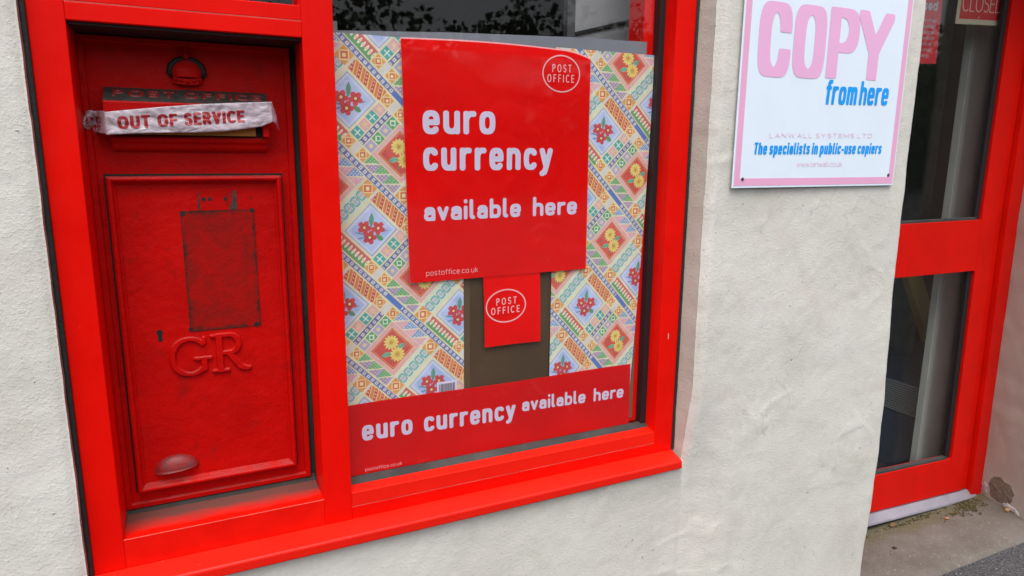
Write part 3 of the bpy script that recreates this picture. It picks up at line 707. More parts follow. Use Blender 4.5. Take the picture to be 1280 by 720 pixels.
# half-dome finger pull, open below
V_, F_ = [], []
cx, cz, rx, ry, rz = -.0555, -.7035, .0450, .022, .033
nu, nv = 20, 10
for sh in (1.0, .86):
    for j in range(nv+1):
        for i in range(nu+1):
            th = math.pi*i/nu; ph = math.pi/2*j/nv
            V_.append((cx+rx*sh*math.cos(th), Y-.006-ry*sh*math.sin(th)*math.cos(ph), cz+(.004*math.cos(th) if j == 0 else 0)+rz*sh*math.sin(th)*math.sin(ph)))
n1 = (nu+1)*(nv+1)
for k in (0, n1):
    for j in range(nv):
        for i in range(nu): F_.append((k+j*(nu+1)+i, k+j*(nu+1)+i+1, k+(j+1)*(nu+1)+i+1, k+(j+1)*(nu+1)+i))
for i in range(nu): F_.append((i, i+1, n1+i+1, n1+i))
mk('finger_pull', V_, F_, 'pull', dr, smooth=True)
# aperture hood: a weathered slope lettered POST OFFICE over a projecting mouth
MB().prism_x(-.1245, .181, [(Y+.001, .118), (.117, .1185), (.071, .0905), (.069, .0875), (.069, .066), (.074, .062), (.110, .060), (Y+.001, .060)]).build('aperture_hood', 'old_dirty', box, bevel=.0022, seg=2)
for xa in (-.121, .166): MB().box(xa, xa+.013, .076, Y+.001, .026, .061).build('aperture_cheek', 'old', box, bevel=.002)
MB().box(-.1075, .1655, .1, .118, .027, .0595).build('aperture_slot', 'black', box)
MB().prism_x(-.118, .176, [(Y+.001, .0255), (.096, .0255), (.092, .021), (.093, .014), (.101, .010), (.103, .001), (.110, -.004), (Y+.001, -.006)]).build('aperture_lip', 'old', box, bevel=.0015, smooth=False)
MB().box(-.114, .152, .0835, .087, .0275, .052).build('collection_plate', 'yellow', box)
letter('plate_lettering', strokes_of('SE', .108, .133, .0445, .046, .0085, .0014, .0014, cap=.0085), 'black', box, .0830, 3)
c45 = math.atan2(.0280, .046)
MB().prism_x(-.1235, .180, [(.1168, .1192), (.0716, .0917), (.0716, .0907), (.1168, .1182)]).build('weathered_slope', 'slate', box)
emboss('hood_lettering', strokes_of('POST OFFICE', -.108, .168, .016, .016, .026, .0028, .0028, gap=2.4, space=3.0, cap=.026), 'pull', box, 0, .0026, 2.0, .0011,
       place=lambda x, y, z: (x, .117-(.054-z)*math.cos(c45)*.98+y*math.sin(c45), .1192-(.054-z)*math.sin(c45)*.98-y*math.cos(c45)))
# crown cast above the aperture
cr = MB()
KX, KZ = .0285, .133
cr.sheet(lambda u, v: (KX+.0290*(2*u-1), Y-.005-.011*math.sqrt(max(0, 1-(2*u-1)**2)), KZ+.012*v-.004*(1-(2*u-1)**2)), 18, 3)
cr.sheet(lambda u, v: (KX+(.0275+.004*math.sin(math.pi*v))*math.cos(math.pi*(1-u)), Y-.001-.020*math.sin(math.pi*u)*math.cos(math.pi/2*v*.98), KZ+.011+.0385*math.sin(math.pi/2*v)*math.sin(math.pi*u)**.5), 20, 9)
cr.ball((KX, Y-.001, KZ+.022), (.0315, .0065, .0275), 20, 12)
crown = cr.build('crown', 'old', box, smooth=True)
for sgn in (-1, 1):
    MB().tube([(KX+sgn*.0280, Y-.005, KZ+.009), (KX+sgn*.0325, Y-.005, KZ+.020), (KX+sgn*.0275, Y-.006, KZ+.034), (KX+sgn*.016, Y-.007, KZ+.045), (KX, Y-.009, KZ+.0495)], [.0030, .0062, .0070, .0058, .003]).build('arch', 'black', crown, smooth=True)
MB().ball((KX, Y-.011, KZ+.053), .0060).box(KX-.0022, KX+.0022, Y-.012, Y-.002, KZ+.057, KZ+.072).box(KX-.0075, KX+.0075, Y-.0112, Y-.003, KZ+.062, KZ+.0665).build('orb', 'old_dirty', crown)
b_ = MB()
for k in range(5): b_.ball((KX+.0118*(k-2), Y-.0155-.002*(2-abs(k-2)), KZ+.006-.002*(2-abs(k-2))), .0034, 8, 6)
b_.build('jewel', 'old', crown, smooth=True)

# ------------------------------------------------------------------ OUT OF SERVICE tape over the mouth of the box
tape = empty('barrier_tape', (.03, .066, .026))
tag(tape, 'pale crumpled tape printed OUT OF SERVICE stuck across the post box mouth', 'tape')
def ty(x, z):
    x_, z_ = np.asarray(x, float), np.asarray(z, float)
    return .0632+.0070*fbm(x_*1.0, z_*2.5, 18, 3, 81)+.0030*fbm(x_+z_, z_*2-x_, 55, 2, 82)-.0030*np.abs(fbm(x_*.6+z_*.4, z_*3, 30, 2, 83))*2
def tape_pt(u, v):
    x = -.1225+u*.308; lo = .0248+.0255*u+.0022*math.sin(7*u)-.004*math.sin(math.pi*u); hi = .0680+.0305*u+.004*math.sin(math.pi*u)
    if u > .93: lo += (u-.93)*.09
    z = lo+(hi-lo)*v
    return (x, float(ty(x, z)), z)
ts = MB().sheet(tape_pt, 110, 18); solid(ts.build('tape_strip', 'tape', tape, smooth=True), .0005)
def bunch(u, v):                    # the left end goes round the hood and is gathered on the wall of the box
    x = -.1225-.043*u; mid = .0485+.005*u; hw = .0225*(1-.18*u)-.010*max(0, u-.78)/.22
    z = mid+(v-.5)*2*hw+.004*float(fbm(u*4, v*3, 1.6, 2, 88)); y = .064+.050*min(1, u*2.2)-.012*abs(float(fbm(u*3, v*2.5, 2.2, 3, 85)))*2*min(1, u*4)-.009*math.sin(7*u+4*v)*min(1, u*2)
    return (x, y, z)
solid(MB().sheet(bunch, 26, 16).build('bunched_end', 'tape', tape, smooth=True), .0005)
def tailp(u, v):
    a = Vector((.1850, .0640, .098)); b = Vector((.1835, .064, .060)); tip = Vector((.2045, .098, .041))
    p = a.lerp(b, v).lerp(tip, u); return (p.x+.002*math.sin(5*u), p.y+.003*math.sin(6*u+3*v), p.z)
solid(MB().sheet(tailp, 12, 6).build('loose_tail', 'tape', tape, smooth=True), .0005)
drape = lambda x, y, z: (x, float(ty(x, z))-.0011, z)
letter('tape_lettering', strokes_of('OUT OF SERVICE', -.102, .130, .0362, .0554, .0260, .0031, .0023, gap=.75, space=2.0, cap=.0245), 'tapered', tape, 0, 3.0, place=drape, cell=.00055)
def drape2(x, y, z):
    u = (-.1225-x)/.043; q = bunch(u, .5); hw = .0225*(1-.18*u); v = (z-q[2])/(2*hw)+.5; w_ = bunch(u, v); return (x, w_[1]-.0011, z)
letter('tape_lettering', strokes_of('CE', -.1585, -.131, .0385, .0395, .021, .0024, .0019, gap=1.3, cap=.021), 'tapered', tape, 0, 3.0, place=drape2, cell=.0006)

# ------------------------------------------------------------------ patterned wrapping paper behind the glass
def paper_colour(X, Z, ax, az, rot):
    c, s_ = math.cos(rot), math.sin(rot); dx, dz = (X-ax)*c+(Z-az)*s_, -(X-ax)*s_+(Z-az)*c
    u = (dx-dz)/math.sqrt(2); v = (dx+dz)/math.sqrt(2); P, S = .306, .174
    k = np.round((v-.0)/S).astype(int); vv = v-S*k; uu = u-np.where(k % 2 == 1, .072, 0.); uu = (uu+.048) % P-.048
    C = np.zeros(X.shape+(3,)); C[:] = (224, 214, 206)
    def put(mask, col, a=1.0):
        C[mask] = C[mask]*(1-a)+np.array(col, float)*a
    nz_ = fbm(X, Z, 60, 3, 91); nb = fbm(X, Z, 25, 3, 92)
    # --- strips along the diagonals: coordinates inside the v bands
    t = np.where(vv > 0, vv-.048, vv+S-.048)        # 0 .. .078 across the band
    un = u-np.where((k+np.where(vv > 0, 1, 0)) % 2 == 1, .072, 0.); un = (un+.048) % P-.048      # u of the strip above
    ul = u-np.where((k-np.where(vv > 0, 0, 1)) % 2 == 1, .072, 0.); ul = (ul+.048) % P-.048      # u of the strip below
    band = np.abs(vv) > .048
    s1 = band & (t < .031); s2 = band & (t > .047); nv_ = band & (t >= .031) & (t <= .047)
    # sub band above a strip
    q = (ul+.048) % .0165/.0165; tt = t/.031
    blue1 = s1 & (ul < .049)
    put(blue1, (222, 118, 66)); sl_ = (ul*1.0+t*.55) % .021/.021
    put(blue1 & (sl_ < .42), (206, 62, 54)); put(blue1 & (np.abs(sl_-.5) < .06), (240, 214, 120)); put(blue1 & (sl_ > .93), (240, 214, 120))
    put(blue1 & (sl_ < .42) & (((t*130) % 1) < .35) & (np.abs(sl_-.2) < .11), (243, 190, 170))
    red1 = s1 & (ul >= .116) & (ul < .213)
    saw = (ul-.116) % .0325/.0325; up_ = tt < saw
    put(red1 & up_, (228, 160, 168)); put(red1 & ~up_, (112, 150, 200)); put(red1 & ~up_ & (((ul*170) % 1-.5)**2+((t*170) % 1-.5)**2 < .07), (232, 232, 240))
    put(red1 & up_ & (((ul*210) % 1-.5)**2+((t*210) % 1-.5)**2 < .06), (248, 224, 224)); put(red1 & (np.abs(tt-saw) < .07), (236, 222, 176))
    # sub band below the next strip
    t2 = (t-.047)/.031
    blue2 = s2 & (un < .049); saw2 = t2 > .5+.12*np.sin(un*300)
    put(blue2 & saw2, (214, 92, 84)); put(blue2 & ~saw2, (96, 160, 92))
    fl = ((un*95+.2) % 1-.5)**2+((t2-.52)*.34*95/31*1.1)**2
    put(blue2 & (fl < .085), (246, 232, 214)); put(blue2 & (fl < .012), (232, 176, 70))
    red2 = s2 & (un >= .116) & (un < .213); sw = (un-.116) % .0325/.0325; dn = t2 > sw
    put(red2 & dn, (104, 168, 104)); put(red2 & ~dn, (150, 138, 190)); put(red2 & ~dn & (((un*150) % 1-.5)**2+((t*150) % 1-.5)**2 < .09), (236, 190, 150))
    put(red2 & dn & (((un*160+.5) % 1-.5)**2+((t*160) % 1-.5)**2 < .04), (196, 224, 170)); put(red2 & (np.abs(t2-sw) < .07), (236, 222, 176))
    # navy ribbon with a row of little squares, plain blue in places
    put(nv_, (104, 112, 172)); a_ = (u % .0135)/.0135-.5; b2 = (t-.039)/.0135
    sq = np.maximum(np.abs(a_), np.abs(b2))
    plain = (ul > .06) & (ul < .112)
    put(nv_ & (sq < .27) & ~plain, (234, 230, 226)); put(nv_ & (sq < .12) & ~plain, (120, 110, 160)); put(nv_ & plain, (78, 108, 190))
    for e_ in (.0, .031, .047, .078): put(band & (np.abs(t-e_) < .0016), (238, 226, 168))
    # --- inside a strip
    ins = ~band
    d1 = np.maximum(np.abs(uu), np.abs(vv)); B = ins & (uu <= .048)
    put(B, (214, 214, 226)); put(B & (d1 < .0435), (150, 152, 168)); put(B & (d1 < .0415), (206, 214, 240)); put(B & (d1 < .036), (166, 186, 236))
    put(B & (d1 < .036) & (nb > .02), (186, 198, 240)); put(B & (np.abs(d1-.0465) < .0012), (236, 222, 170))
    lx, lz = (uu+vv)/math.sqrt(2), (vv-uu)/math.sqrt(2)
    def leafm(m_, x0, z0, ang, L, w_, col):
        ca, sa = math.cos(ang), math.sin(ang); a1 = (lx-x0)*ca+(lz-z0)*sa; b1 = -(lx-x0)*sa+(lz-z0)*ca
        e = (a1 > 0) & (a1 < L) & (np.abs(b1) < w_*np.sin(np.clip(a1/L, 0, 1)*math.pi)); put(m_ & e, col); put(m_ & e & (np.abs(b1) < .0007), tuple(c_*.72 for c_ in col))
    def flower(m_, x0, z0, R, n, col, dark, eye, ph, cut):
        r = np.hypot(lx-x0, lz-z0); th = np.arctan2(lz-z0, lx-x0); pet = R*(cut+(1-cut)*np.abs(np.cos(n/2*th+ph))**.7)
        mk_ = m_ & (r < pet); put(mk_, col); put(mk_ & (np.abs(np.cos(n/2*th+ph)) < .25), dark, .8); put(mk_ & (r < R*.5) & (nz_ > 0), dark, .5)
        put(mk_ & (r < R*.30), dark); put(mk_ & (r < R*.2), eye)
    bi = B & (d1 < .036)
    leafm(bi, .0, .006, 1.5, .034, .006, (92, 150, 120)); leafm(bi, .010, -.012, -.6, .024, .006, (88, 150, 96)); leafm(bi, -.014, -.010, 2.9, .026, .0022, (110, 150, 190)); leafm(bi, -.012, -.016, 3.3, .024, .002, (110, 150, 190)); leafm(bi, .02, -.004, .1, .02, .0022, (120, 160, 200))
    flower(bi, -.0155, .006, .0165, 5, (212, 56, 56), (168, 34, 44), (240, 214, 130), .4, .55); flower(bi, .0165, .004, .0165, 5, (212, 56, 56), (168, 34, 44), (240, 214, 130), 1.0, .55); flower(bi, -.004, -.017, .0165, 5, (206, 50, 52), (160, 32, 44), (240, 214, 130), .1, .55)
    ur = uu-.164; d2 = np.maximum(np.abs(ur), np.abs(vv)); Rm = ins & (uu >= .116) & (uu < .212)
    lx, lz = (ur+vv)/math.sqrt(2), (vv-ur)/math.sqrt(2)
    put(Rm, (236, 176, 172)); put(Rm & (nz_ > .05), (232, 160, 160)); put(Rm & (d2 < .0385), (236, 206, 130)); put(Rm & (d2 < .0372), (214, 66, 56)); put(Rm & (d2 < .0345) & (d2 > .0336), (240, 190, 120))
    ri = Rm & (d2 < .0372); put(ri & (nb > .04), (222, 84, 66), .7)
    leafm(ri, -.002, -.010, 3.35, .028, .006, (110, 178, 140)); leafm(ri, .008, -.002, .5, .028, .006, (104, 170, 140)); leafm(ri, .0, -.018, -1.9, .02, .0018, (120, 130, 80))
    flower(ri, -.0035, .0165, .0185, 13, (240, 216, 112), (214, 168, 60), (196, 140, 60), 0, .62); flower(ri, .011, -.0145, .0185, 13, (240, 212, 104), (210, 164, 56), (196, 140, 60), .5, .62)
    # chain between red and blue
    ch = ins & (uu >= .212); uc = uu-.235; put(ch, (222, 226, 200)); cc = ((vv+.048) % .0200)/.0200-.5
    dd = np.maximum(np.abs(cc)*.020, np.abs(uc)*.80)+.18*np.minimum(np.abs(cc)*.02, np.abs(uc))
    put(ch & (dd < .0098), (64, 160, 160)); put(ch & (dd < .0078), (150, 200, 196)); put(ch & (np.hypot(np.abs(cc)*.02-.0035, np.abs(uc)-.0042) < .0026), (236, 200, 206)); put(ch & (np.abs(np.abs(uc)-.0205) < .0014), (238, 226, 168))
    # squares and ribbon between blue and red
    sb = ins & (uu > .048) & (uu < .116); w1 = uu-.048
    cell_ = np.floor((vv+.048)/.0243).astype(int); cv = ((vv+.048) % .0243)/.0243-.5
    pk = sb & (w1 < .027); cu = w1/.027-.5
    teal = pk & (cell_ % 2 == 0); put(pk, (230, 170, 172)); put(teal, (70, 166, 156)); put(teal & (np.minimum(np.abs(cu), np.abs(cv)) < .05) & (np.maximum(np.abs(cu), np.abs(cv)) < .36), (226, 240, 226)); put(pk & (cell_ % 2 == 1) & (np.hypot(cu, cv) < .24+.10*np.cos(5*np.arctan2(cv, cu))), (240, 196, 150))
    gn = sb & (w1 > .043); cu = (w1-.043)/.025-.5; gg = gn & (cell_ % 2 == 1); put(gn, (172, 166, 200)); put(gg, (84, 164, 104)); put(gg & (np.abs(cu)+np.abs(cv) < .36), (228, 234, 196)); put(gg & (np.abs(cu)+np.abs(cv) < .20), (60, 150, 120)); put(gn & (cell_ % 2 == 0) & (np.hypot(cu, cv) < .2), (240, 206, 160))
    nr = sb & (w1 >= .027) & (w1 <= .043); put(nr, (98, 98, 156)); a_ = (vv % .0135)/.0135-.5; sq = np.maximum(np.abs(a_), np.abs(w1-.035)/.0135); put(nr & (sq < .27), (234, 230, 214)); put(nr & (sq < .12), (110, 104, 150))
    put(pk & (np.abs(cv) > .45), (238, 226, 168)); put(gn & (np.abs(cv) > .45), (238, 226, 168))
    for e_ in (.0, .027, .043, .068): put(sb & (np.abs(w1-e_) < .0016), (238, 226, 168))
    # orange rosette squares at the crossings
    for base_, tc, uq in ((s1, t-.0155, ul), (s2, t-.0625, un)):
        for uc0 in (.0605, .1035, .235):
            hw = .0125 if uc0 < .2 else .0165
            e = np.maximum(np.abs(uq-uc0), np.abs(tc)); m_ = base_ & (e < hw+.001); put(m_, (238, 222, 160)); put(m_ & (e < hw-.001), (232, 150, 70)); r_ = np.abs(uq-uc0)+np.abs(tc)
            put(m_ & (r_ < hw*.95), (244, 216, 150)); put(m_ & (r_ < hw*.70), (222, 96, 66)); put(m_ & (r_ < hw*.35), (246, 226, 160))
    C *= (1+.10*nz_+.05*nb)[..., None]
    C = np.clip(C, 0, 255)/255
    g_ = C.mean(-1, keepdims=True); C = g_+(C-g_)*.98
    C = C*.85+np.array([.84, .91, .97])*.15
    return np.where(C <= .04045, C/12.92, ((C+.055)/1.055)**2.4)*.95
def paper_mat():
    k = NM('printed_wrapping_paper', .45)
    a = k.n('ShaderNodeAttribute'); a.attribute_name = 'print'; k.base(a.outputs['Color'])
    k.bump(k.noise(7, 3, .5, .6), .008, .6); k.p.inputs['Specular IOR Level'].default_value = .35; return k.m
MAT['paper'] = paper_mat()
def film():
    m = glass('clear_film', (1, 1, 1, 1), .010, .0); t = m.node_tree
    gl = [n for n in t.nodes if n.type == 'BSDF_GLOSSY'][0]; gl.inputs['Roughness'].default_value = .16
    g_ = t.nodes.new('ShaderNodeNewGeometry'); n_ = t.nodes.new('ShaderNodeTexNoise'); n_.inputs['Scale'].default_value = 3.2; n_.inputs['Detail'].default_value = 2; n_.inputs['Distortion'].default_value = 1.6
    b_ = t.nodes.new('ShaderNodeBump'); b_.inputs['Distance'].default_value = .035; b_.inputs['Strength'].default_value = .6
    t.links.new(g_.outputs['Position'], n_.inputs['Vector']); t.links.new(n_.outputs['Fac'], b_.inputs['Height']); t.links.new(b_.outputs[0], gl.inputs['Normal'])
    return m
MAT['film'] = film()
def paper_sheet(name, xl, xr, zb, zt, anchor, rot, yfn, trim=None, step=.00125):
    nx, nz = int((xr-xl)/step)+1, int((zt-zb)/step)+1
    X, Z = np.meshgrid(np.linspace(xl, xr, nx), np.linspace(zb, zt, nz)); Cc = paper_colour(X, Z, *anchor, rot)
    if trim is not None: X = trim(X, Z)
    Yv = yfn(X, Z); V = np.stack([X, Yv, Z+EZ], -1).reshape(-1, 3)
    me = bpy.data.meshes.new(name); nq = (nx-1)*(nz-1); i, j = np.meshgrid(np.arange(nx-1), np.arange(nz-1)); q = (j*nx+i).ravel()
    lp = np.stack([q, q+1, q+nx+1, q+nx], -1).ravel().astype(np.int32)
    org = np.array([(xl+xr)/2, float(Yv.mean()), zb+EZ]); V = V-org
    me.vertices.add(len(V)); me.vertices.foreach_set('co', V.ravel().astype(np.float32)); me.loops.add(nq*4); me.loops.foreach_set('vertex_index', lp)
    me.polygons.add(nq); me.polygons.foreach_set('loop_start', (np.arange(nq)*4).astype(np.int32)); me.polygons.foreach_set('use_smooth', np.ones(nq, bool)); me.update(calc_edges=True)
    at = me.color_attributes.new('print', 'FLOAT_COLOR', 'POINT'); at.data.foreach_set('color', np.concatenate([Cc.reshape(-1, 3), np.ones((len(V), 1))], 1).astype(np.float32).ravel())
    me.materials.append(MAT['paper']); o = bpy.data.objects.new(name, me); COL.objects.link(o); o.location = org; return o
yl = lambda X, Z: .0640+.0012*fbm(X, Z, 4, 2, 95)
pl = paper_sheet('wrapping_paper', .3075, .6165, -.66, .249, (.3885, -.1800), rad(0), yl)
tag(pl, 'wider sheet of flowered diamond wrapping paper left of the red poster, barcode at its foot', 'wrapping paper')
bc = MB()
r_ = random.Random(2); bx = .548
while bx < .590:
    wd = r_.choice((.0007, .0007, .0014, .0021)); bc.box(bx, bx+wd, .0618, .0622, -.598, -.576); bx += wd+r_.choice((.0008, .0014))
MB().box(.543, .597, .0621, .0624, -.62, -.570).build('barcode_label', 'lilac', pl); bc.build('barcode', 'black', pl)
trim_r = lambda X, Z: X-(X-.865)/(1.170-.865)*np.clip(.030*((.26-Z)/.86)**1.6, 0, .05)
pr = paper_sheet('wrapping_paper', .8655, 1.166, -.66, .256, (.982, -.4080), rad(0), lambda X, Z: yl(X, Z)-.0005, trim_r)
tag(pr, 'narrower sheet of flowered diamond wrapping paper on the right, between red poster and window jamb', 'wrapping paper')
pls = MB().add([(.3075, .0665, -.3), (1.141, .0665, -.3), (1.141, .0665, .2885), (.9, .0665, .283), (.6, .0665, .270), (.3075, .0665, .252)], [(0, 1, 2, 3, 4, 5)]).build('plastic_sheet', 'plastic')
solid(pls, .0008); tag(pls, 'thin grey plastic sheet, its top edge showing above the wrapping paper and poster', 'plastic sheet')
MB().box(.3078, .329, .0662, .0668, .249, .272).build('tape_corner', 'plastic', pls)
kr = MB().box(.600, .900, .0685, .0705, -.70, -.20).build('kraft_card', 'kraft')
tag(kr, 'brown card behind the small red notice, between the two sheets of flowered paper', 'card')
MB().box(.6175, .634, .0675, .0684, -.70, -.20).build('folded_edge', flat('brown_card_fold', (.11, .065, .032, 1), .7), kr)
MB().box(1.118, 1.1475, .0690, .0708, -.765, -.52).build('backing_strip', flat('olive_card', (.16, .11, .06, 1), .8), kr)

# red posters
def logo(parent, cx, cz, rx, rz, y, sc=1.0):
    lw_ = rx*.028
    letter('logo_ring', [(arc(cx, cz, rx, rz, 0, 360, 2, 90), lw_*1.1, lw_*1.1)], 'pinkline', parent, y, 2)
    h_ = rz*.44
    letter('logo_lettering', strokes_of('POST', cx-rx*.50, cx+rx*.54, cz+rz*.06, cz+rz*.10, h_, lw_*.85, lw_*.85, gap=4.6, cap=h_), 'pinkline', parent, y, 2)
    letter('logo_lettering', strokes_of('OFFICE', cx-rx*.76, cx+rx*.70, cz-rz*.50, cz-rz*.46, h_, lw_*.85, lw_*.85, gap=4.6, cap=h_), 'pinkline', parent, y, 2)
PY = .0572
def main_pt(u, v):
    top = .2455+.006*math.sin(math.pi*min(1, u*1.05))-.014*max(0, (u-.84)/.16)**2; bot = -.3105+.004*u
    xl = .4665+.0105*(1-v); xr = .9625+.0045*(1-v)
    return (xl+(xr-xl)*u, PY, bot+(top-bot)*v)
po = empty('euro_currency_poster', (.72, PY, -.31)); po.name = 'large_poster'
tag(po, 'large red poster reading euro currency available here, taped inside the window', 'poster')
solid(MB().sheet(main_pt, 40, 30).build('sheet', 'poster', po), .0006)
solid(MB().sheet(lambda u, v: (lambda a: (a[0]+(.0015 if u > .5 else 0), PY+.0016, a[2]+.0035*v))(main_pt(u, v)), 40, 20).build('clear_sleeve', 'pinkline', po), .0004)
LY = PY-.0009
pw = .0083
letter('lettering', strokes_of('euro', .514, .698, .0385, .0415, .054, .0072, .0066, gap=1.2), 'lilac', po, LY, 2.6)
letter('lettering', strokes_of('currency', .514, .858, -.0455, -.0435, .054, .0072, .0066, gap=1.2), 'lilac', po, LY, 2.6)
letter('lettering', strokes_of('available here', .514, .934, -.1635, -.1590, .0335, .0047, .0045, gap=1.15, space=3.6, asc=.62), 'lilac', po, LY, 2.6)
letter('web_address', strokes_of('postoffice.co.uk', .517, .652, -.2955, -.2945, .0098, .0007, .0007, gap=3.2), 'pinkline', po, LY, cell=.0005)
logo(po, .8785, .1925, .0525, .0435, LY)
MB().box(.4672, .9655, .0553, .0556, -.3085, .229).build('clear_front', 'film', po)
sp_ = empty('small_notice', (.75, .0590, -.494)); tag(sp_, 'small red notice with oval emblem hanging under the large poster', 'poster')
solid(MB().sheet(lambda u, v: (.667+.0055*(1-v)+u*.1605+.001*math.sin(3*v), .0590, -.4935+v*.195+.001*math.sin(4*u)), 14, 14).build('sheet', 'poster', sp_), .0006)
logo(sp_, .7315, -.3885, .0555, .0425, .0582)
bn = empty('banner', (.72, PY, -.785)); tag(bn, 'long red banner along the window bottom reading euro currency available here', 'banner')
solid(MB().sheet(lambda u, v: (.3085+u*(1.127-.3085)+.004*(1-v)*u, PY+.0002, -.7852+v*(.1900)+.0012*math.sin(9*u)*v), 50, 12).build('sheet', 'banner', bn), .0006)
letter('lettering', strokes_of('euro currency', .349, .7605, -.690, -.7000, .0395, .0053, .0048, gap=1.15, space=2.8), 'lilac', bn, LY+.0002, 2.6)
letter('lettering', strokes_of('available here', .780, 1.107, -.6835, -.6925, .0270, .0037, .0035, gap=1.1, space=3.6, asc=.60), 'lilac', bn, LY+.0002, 2.6)
letter('web_address', strokes_of('postoffice.co.uk', .354, .446, -.7695, -.7705, .0066, .0005, .0005, gap=3.2), 'pinkline', bn, LY+.0002, cell=.00045)

MB().box(.3095, 1.128, .0553, .0556, -.784, -.5965).build('clear_front', 'film', bn)
# grey board standing in the window display, dark cable channel across it
gb = empty('display_board', (1.3, .3, -1.0)); tag(gb, 'pale grey board standing inside the window at the right, dark batten across it', 'board')
MB().box(1.056, 1.75, .300, .320, -1.0, 1.0).build('panel', 'greyboard', gb, bevel=.002)
MB().box(1.030, 1.0555, .297, .320, -1.0, 1.0).build('edge_strip', flat('dark_grey_edge', (.08, .085, .09, 1), .5), gb)
MB().add([(1.056, .294, .330), (1.45, .294, .436), (1.45, .294, .446), (1.056, .294, .340), (1.056, .2995, .330), (1.45, .2995, .436), (1.45, .2995, .446), (1.056, .2995, .340)], [(0, 1, 2, 3), (0, 4, 5, 1), (3, 2, 6, 7), (1, 5, 6, 2), (0, 3, 7, 4), (4, 7, 6, 5)]).build('batten', flat('dark_batten', (.02, .022, .022, 1), .5), gb)

# ------------------------------------------------------------------ enamel copy sign on the pier
sg = empty('copy_sign', (1.65, -.085, -.09)); tag(sg, 'white and pink enamel sign reading COPY from here, screwed to the pier', 'sign')
SX0, SX1, SZ0, SZ1 = 1.3265, 1.9705, -.0900, .83
SY = -.0870
MB().box(SX0, SX1, SY, SY+.0035, SZ0, SZ1).build('board', 'sign', sg, bevel=.0012)
MB().ring(SX0+.0045, SX1-.0045, SZ0+.006, SZ1-.005, [(.0, SY-.0004), (.0, SY+.0005), (.0200, SY+.0005), (.0200, SY-.0004)]).build('border', 'signpink', sg)
L_ = SY-.0008
tl = lambda x: .0125*(x-1.39)/.5
letter('lettering', [(T(pts, x, z+tl(x+w_/2), w_, .1645), hx, hz) for pts, x, z, w_, hx, hz in (
    (arc(.5, .5, .5, .5, 12, 348, 3.4, 44), 1.4020, .2125, .0740, .0212, .0120),
    (arc(.5, .5, .5, .5, 0, 360, 3.6, 60), 1.5265, .2125, .0780, .0212, .0120),
    ([(0, 0), (0, 1.0)], 1.6570, .2125, .0770, .0212, .0105),
    ([(0, 1), (.5, 1)]+arc(.5, .72, .5, .28, 90, -90, 2.4)+[(0, .44)], 1.6570, .2125, .0770, .0212, .0125),
    ([(0, 1.0), (.5, .42), (1, 1.0)], 1.7690, .2125, .1060, .0205, .0110), ([(.5, .46), (.5, 0)], 1.7690, .2125, .1060, .0212, .0105))],
    'copypink', sg, L_, 7, cell=.0016)
letter('lettering', strokes_of('from here', 1.643, 1.9035, .1385, .1445, .0500, .0055, .0048, gap=.7, space=1.0, shear=.06), 'signblue', sg, L_, 5)
letter('lettering', strokes_of('LANWALL SYSTEMS LTD', 1.445, 1.853, .0440, .0500, .0125, .00075, .00075, gap=9, space=10, cap=.0125), 'faint', sg, L_, 3, cell=.0007)
letter('lettering', strokes_of('The specialists in public-use copiers', 1.3925, 1.8995, -.0010, .0045, .0240, .0032, .0027, gap=.75, space=1.3, cap=.0320, shear=.08), 'signblue', sg, L_, 4)
letter('lettering', strokes_of('www.lanwall.co.uk', 1.556, 1.738, -.0335, -.0325, .0110, .00065, .00065, gap=3), 'faint', sg, L_, 3, cell=.0006)
for sx, sz in ((1.3610, -.066), (1.9440, -.0585), (1.361, .80), (1.944, .80)):
    MB().ball((sx, SY-.0004, sz), (.0050, .0028, .0050), 12, 6).build('screw', 'screw', sg)

# ------------------------------------------------------------------ glazed shop door and its frame (the old opening has settled: it leans a little)
def settle(v):
    x, y, z = v; a = max(-.05, min(.045, .045*(z+.28))); return (x+.030*max(0, -.25-z), y, z+(x-2.70)*a)
def dbuild(m, name, mat, parent, **k):
    return mk(name, [settle(p) for p in m.v], m.f, mat, parent, **k)
DY = .20
dr_ = empty('shop_door', (2.6, DY, -1.47)); tag(dr_, 'red door with two glass panels, closed, in the recessed doorway', 'door')
GX = 2.942
def ladder(m, x0, x1, y0, y1, z0, z1, n=14):     # upright built in short lengths so that it can follow the lean
    for i in range(n): pass
    V_ = []; F_ = []
    for i in range(n+1):
        z = z0+(z1-z0)*i/n; V_ += [(x0, y0, z), (x1, y0, z), (x1, y1, z), (x0, y1, z)]
    for i in range(n):
        for k in range(4): F_.append((i*4+k, i*4+(k+1) % 4, i*4+4+(k+1) % 4, i*4+4+k))
    F_ += [(0, 3, 2, 1), (n*4, n*4+1, n*4+2, n*4+3)]
    return m.add(V_, F_)
dbuild(ladder(MB(), GX, 3.042, DY, DY+.045, -1.463, .78), 'stile', 'doorred', dr_, bevel=.0025)
dbuild(ladder(MB(), 3.046, 3.082, DY+.004, DY+.045, -1.463, .78), 'stile_edge', 'doorred', dr_, bevel=.002)
dbuild(ladder(MB(), 2.115, 2.24, DY, DY+.045, -1.463, .78), 'stile', 'doorred', dr_, bevel=.0025)
def rail(z0, z1, name): dbuild(MB().box(2.24, GX, DY+.0006, DY+.045, z0, z1), name, 'doorred', dr_, bevel=.002)
rail(-1.463, -1.297, 'bottom_rail'); rail(-.4645, -.2545, 'mid_rail'); rail(.66, .78, 'top_rail')
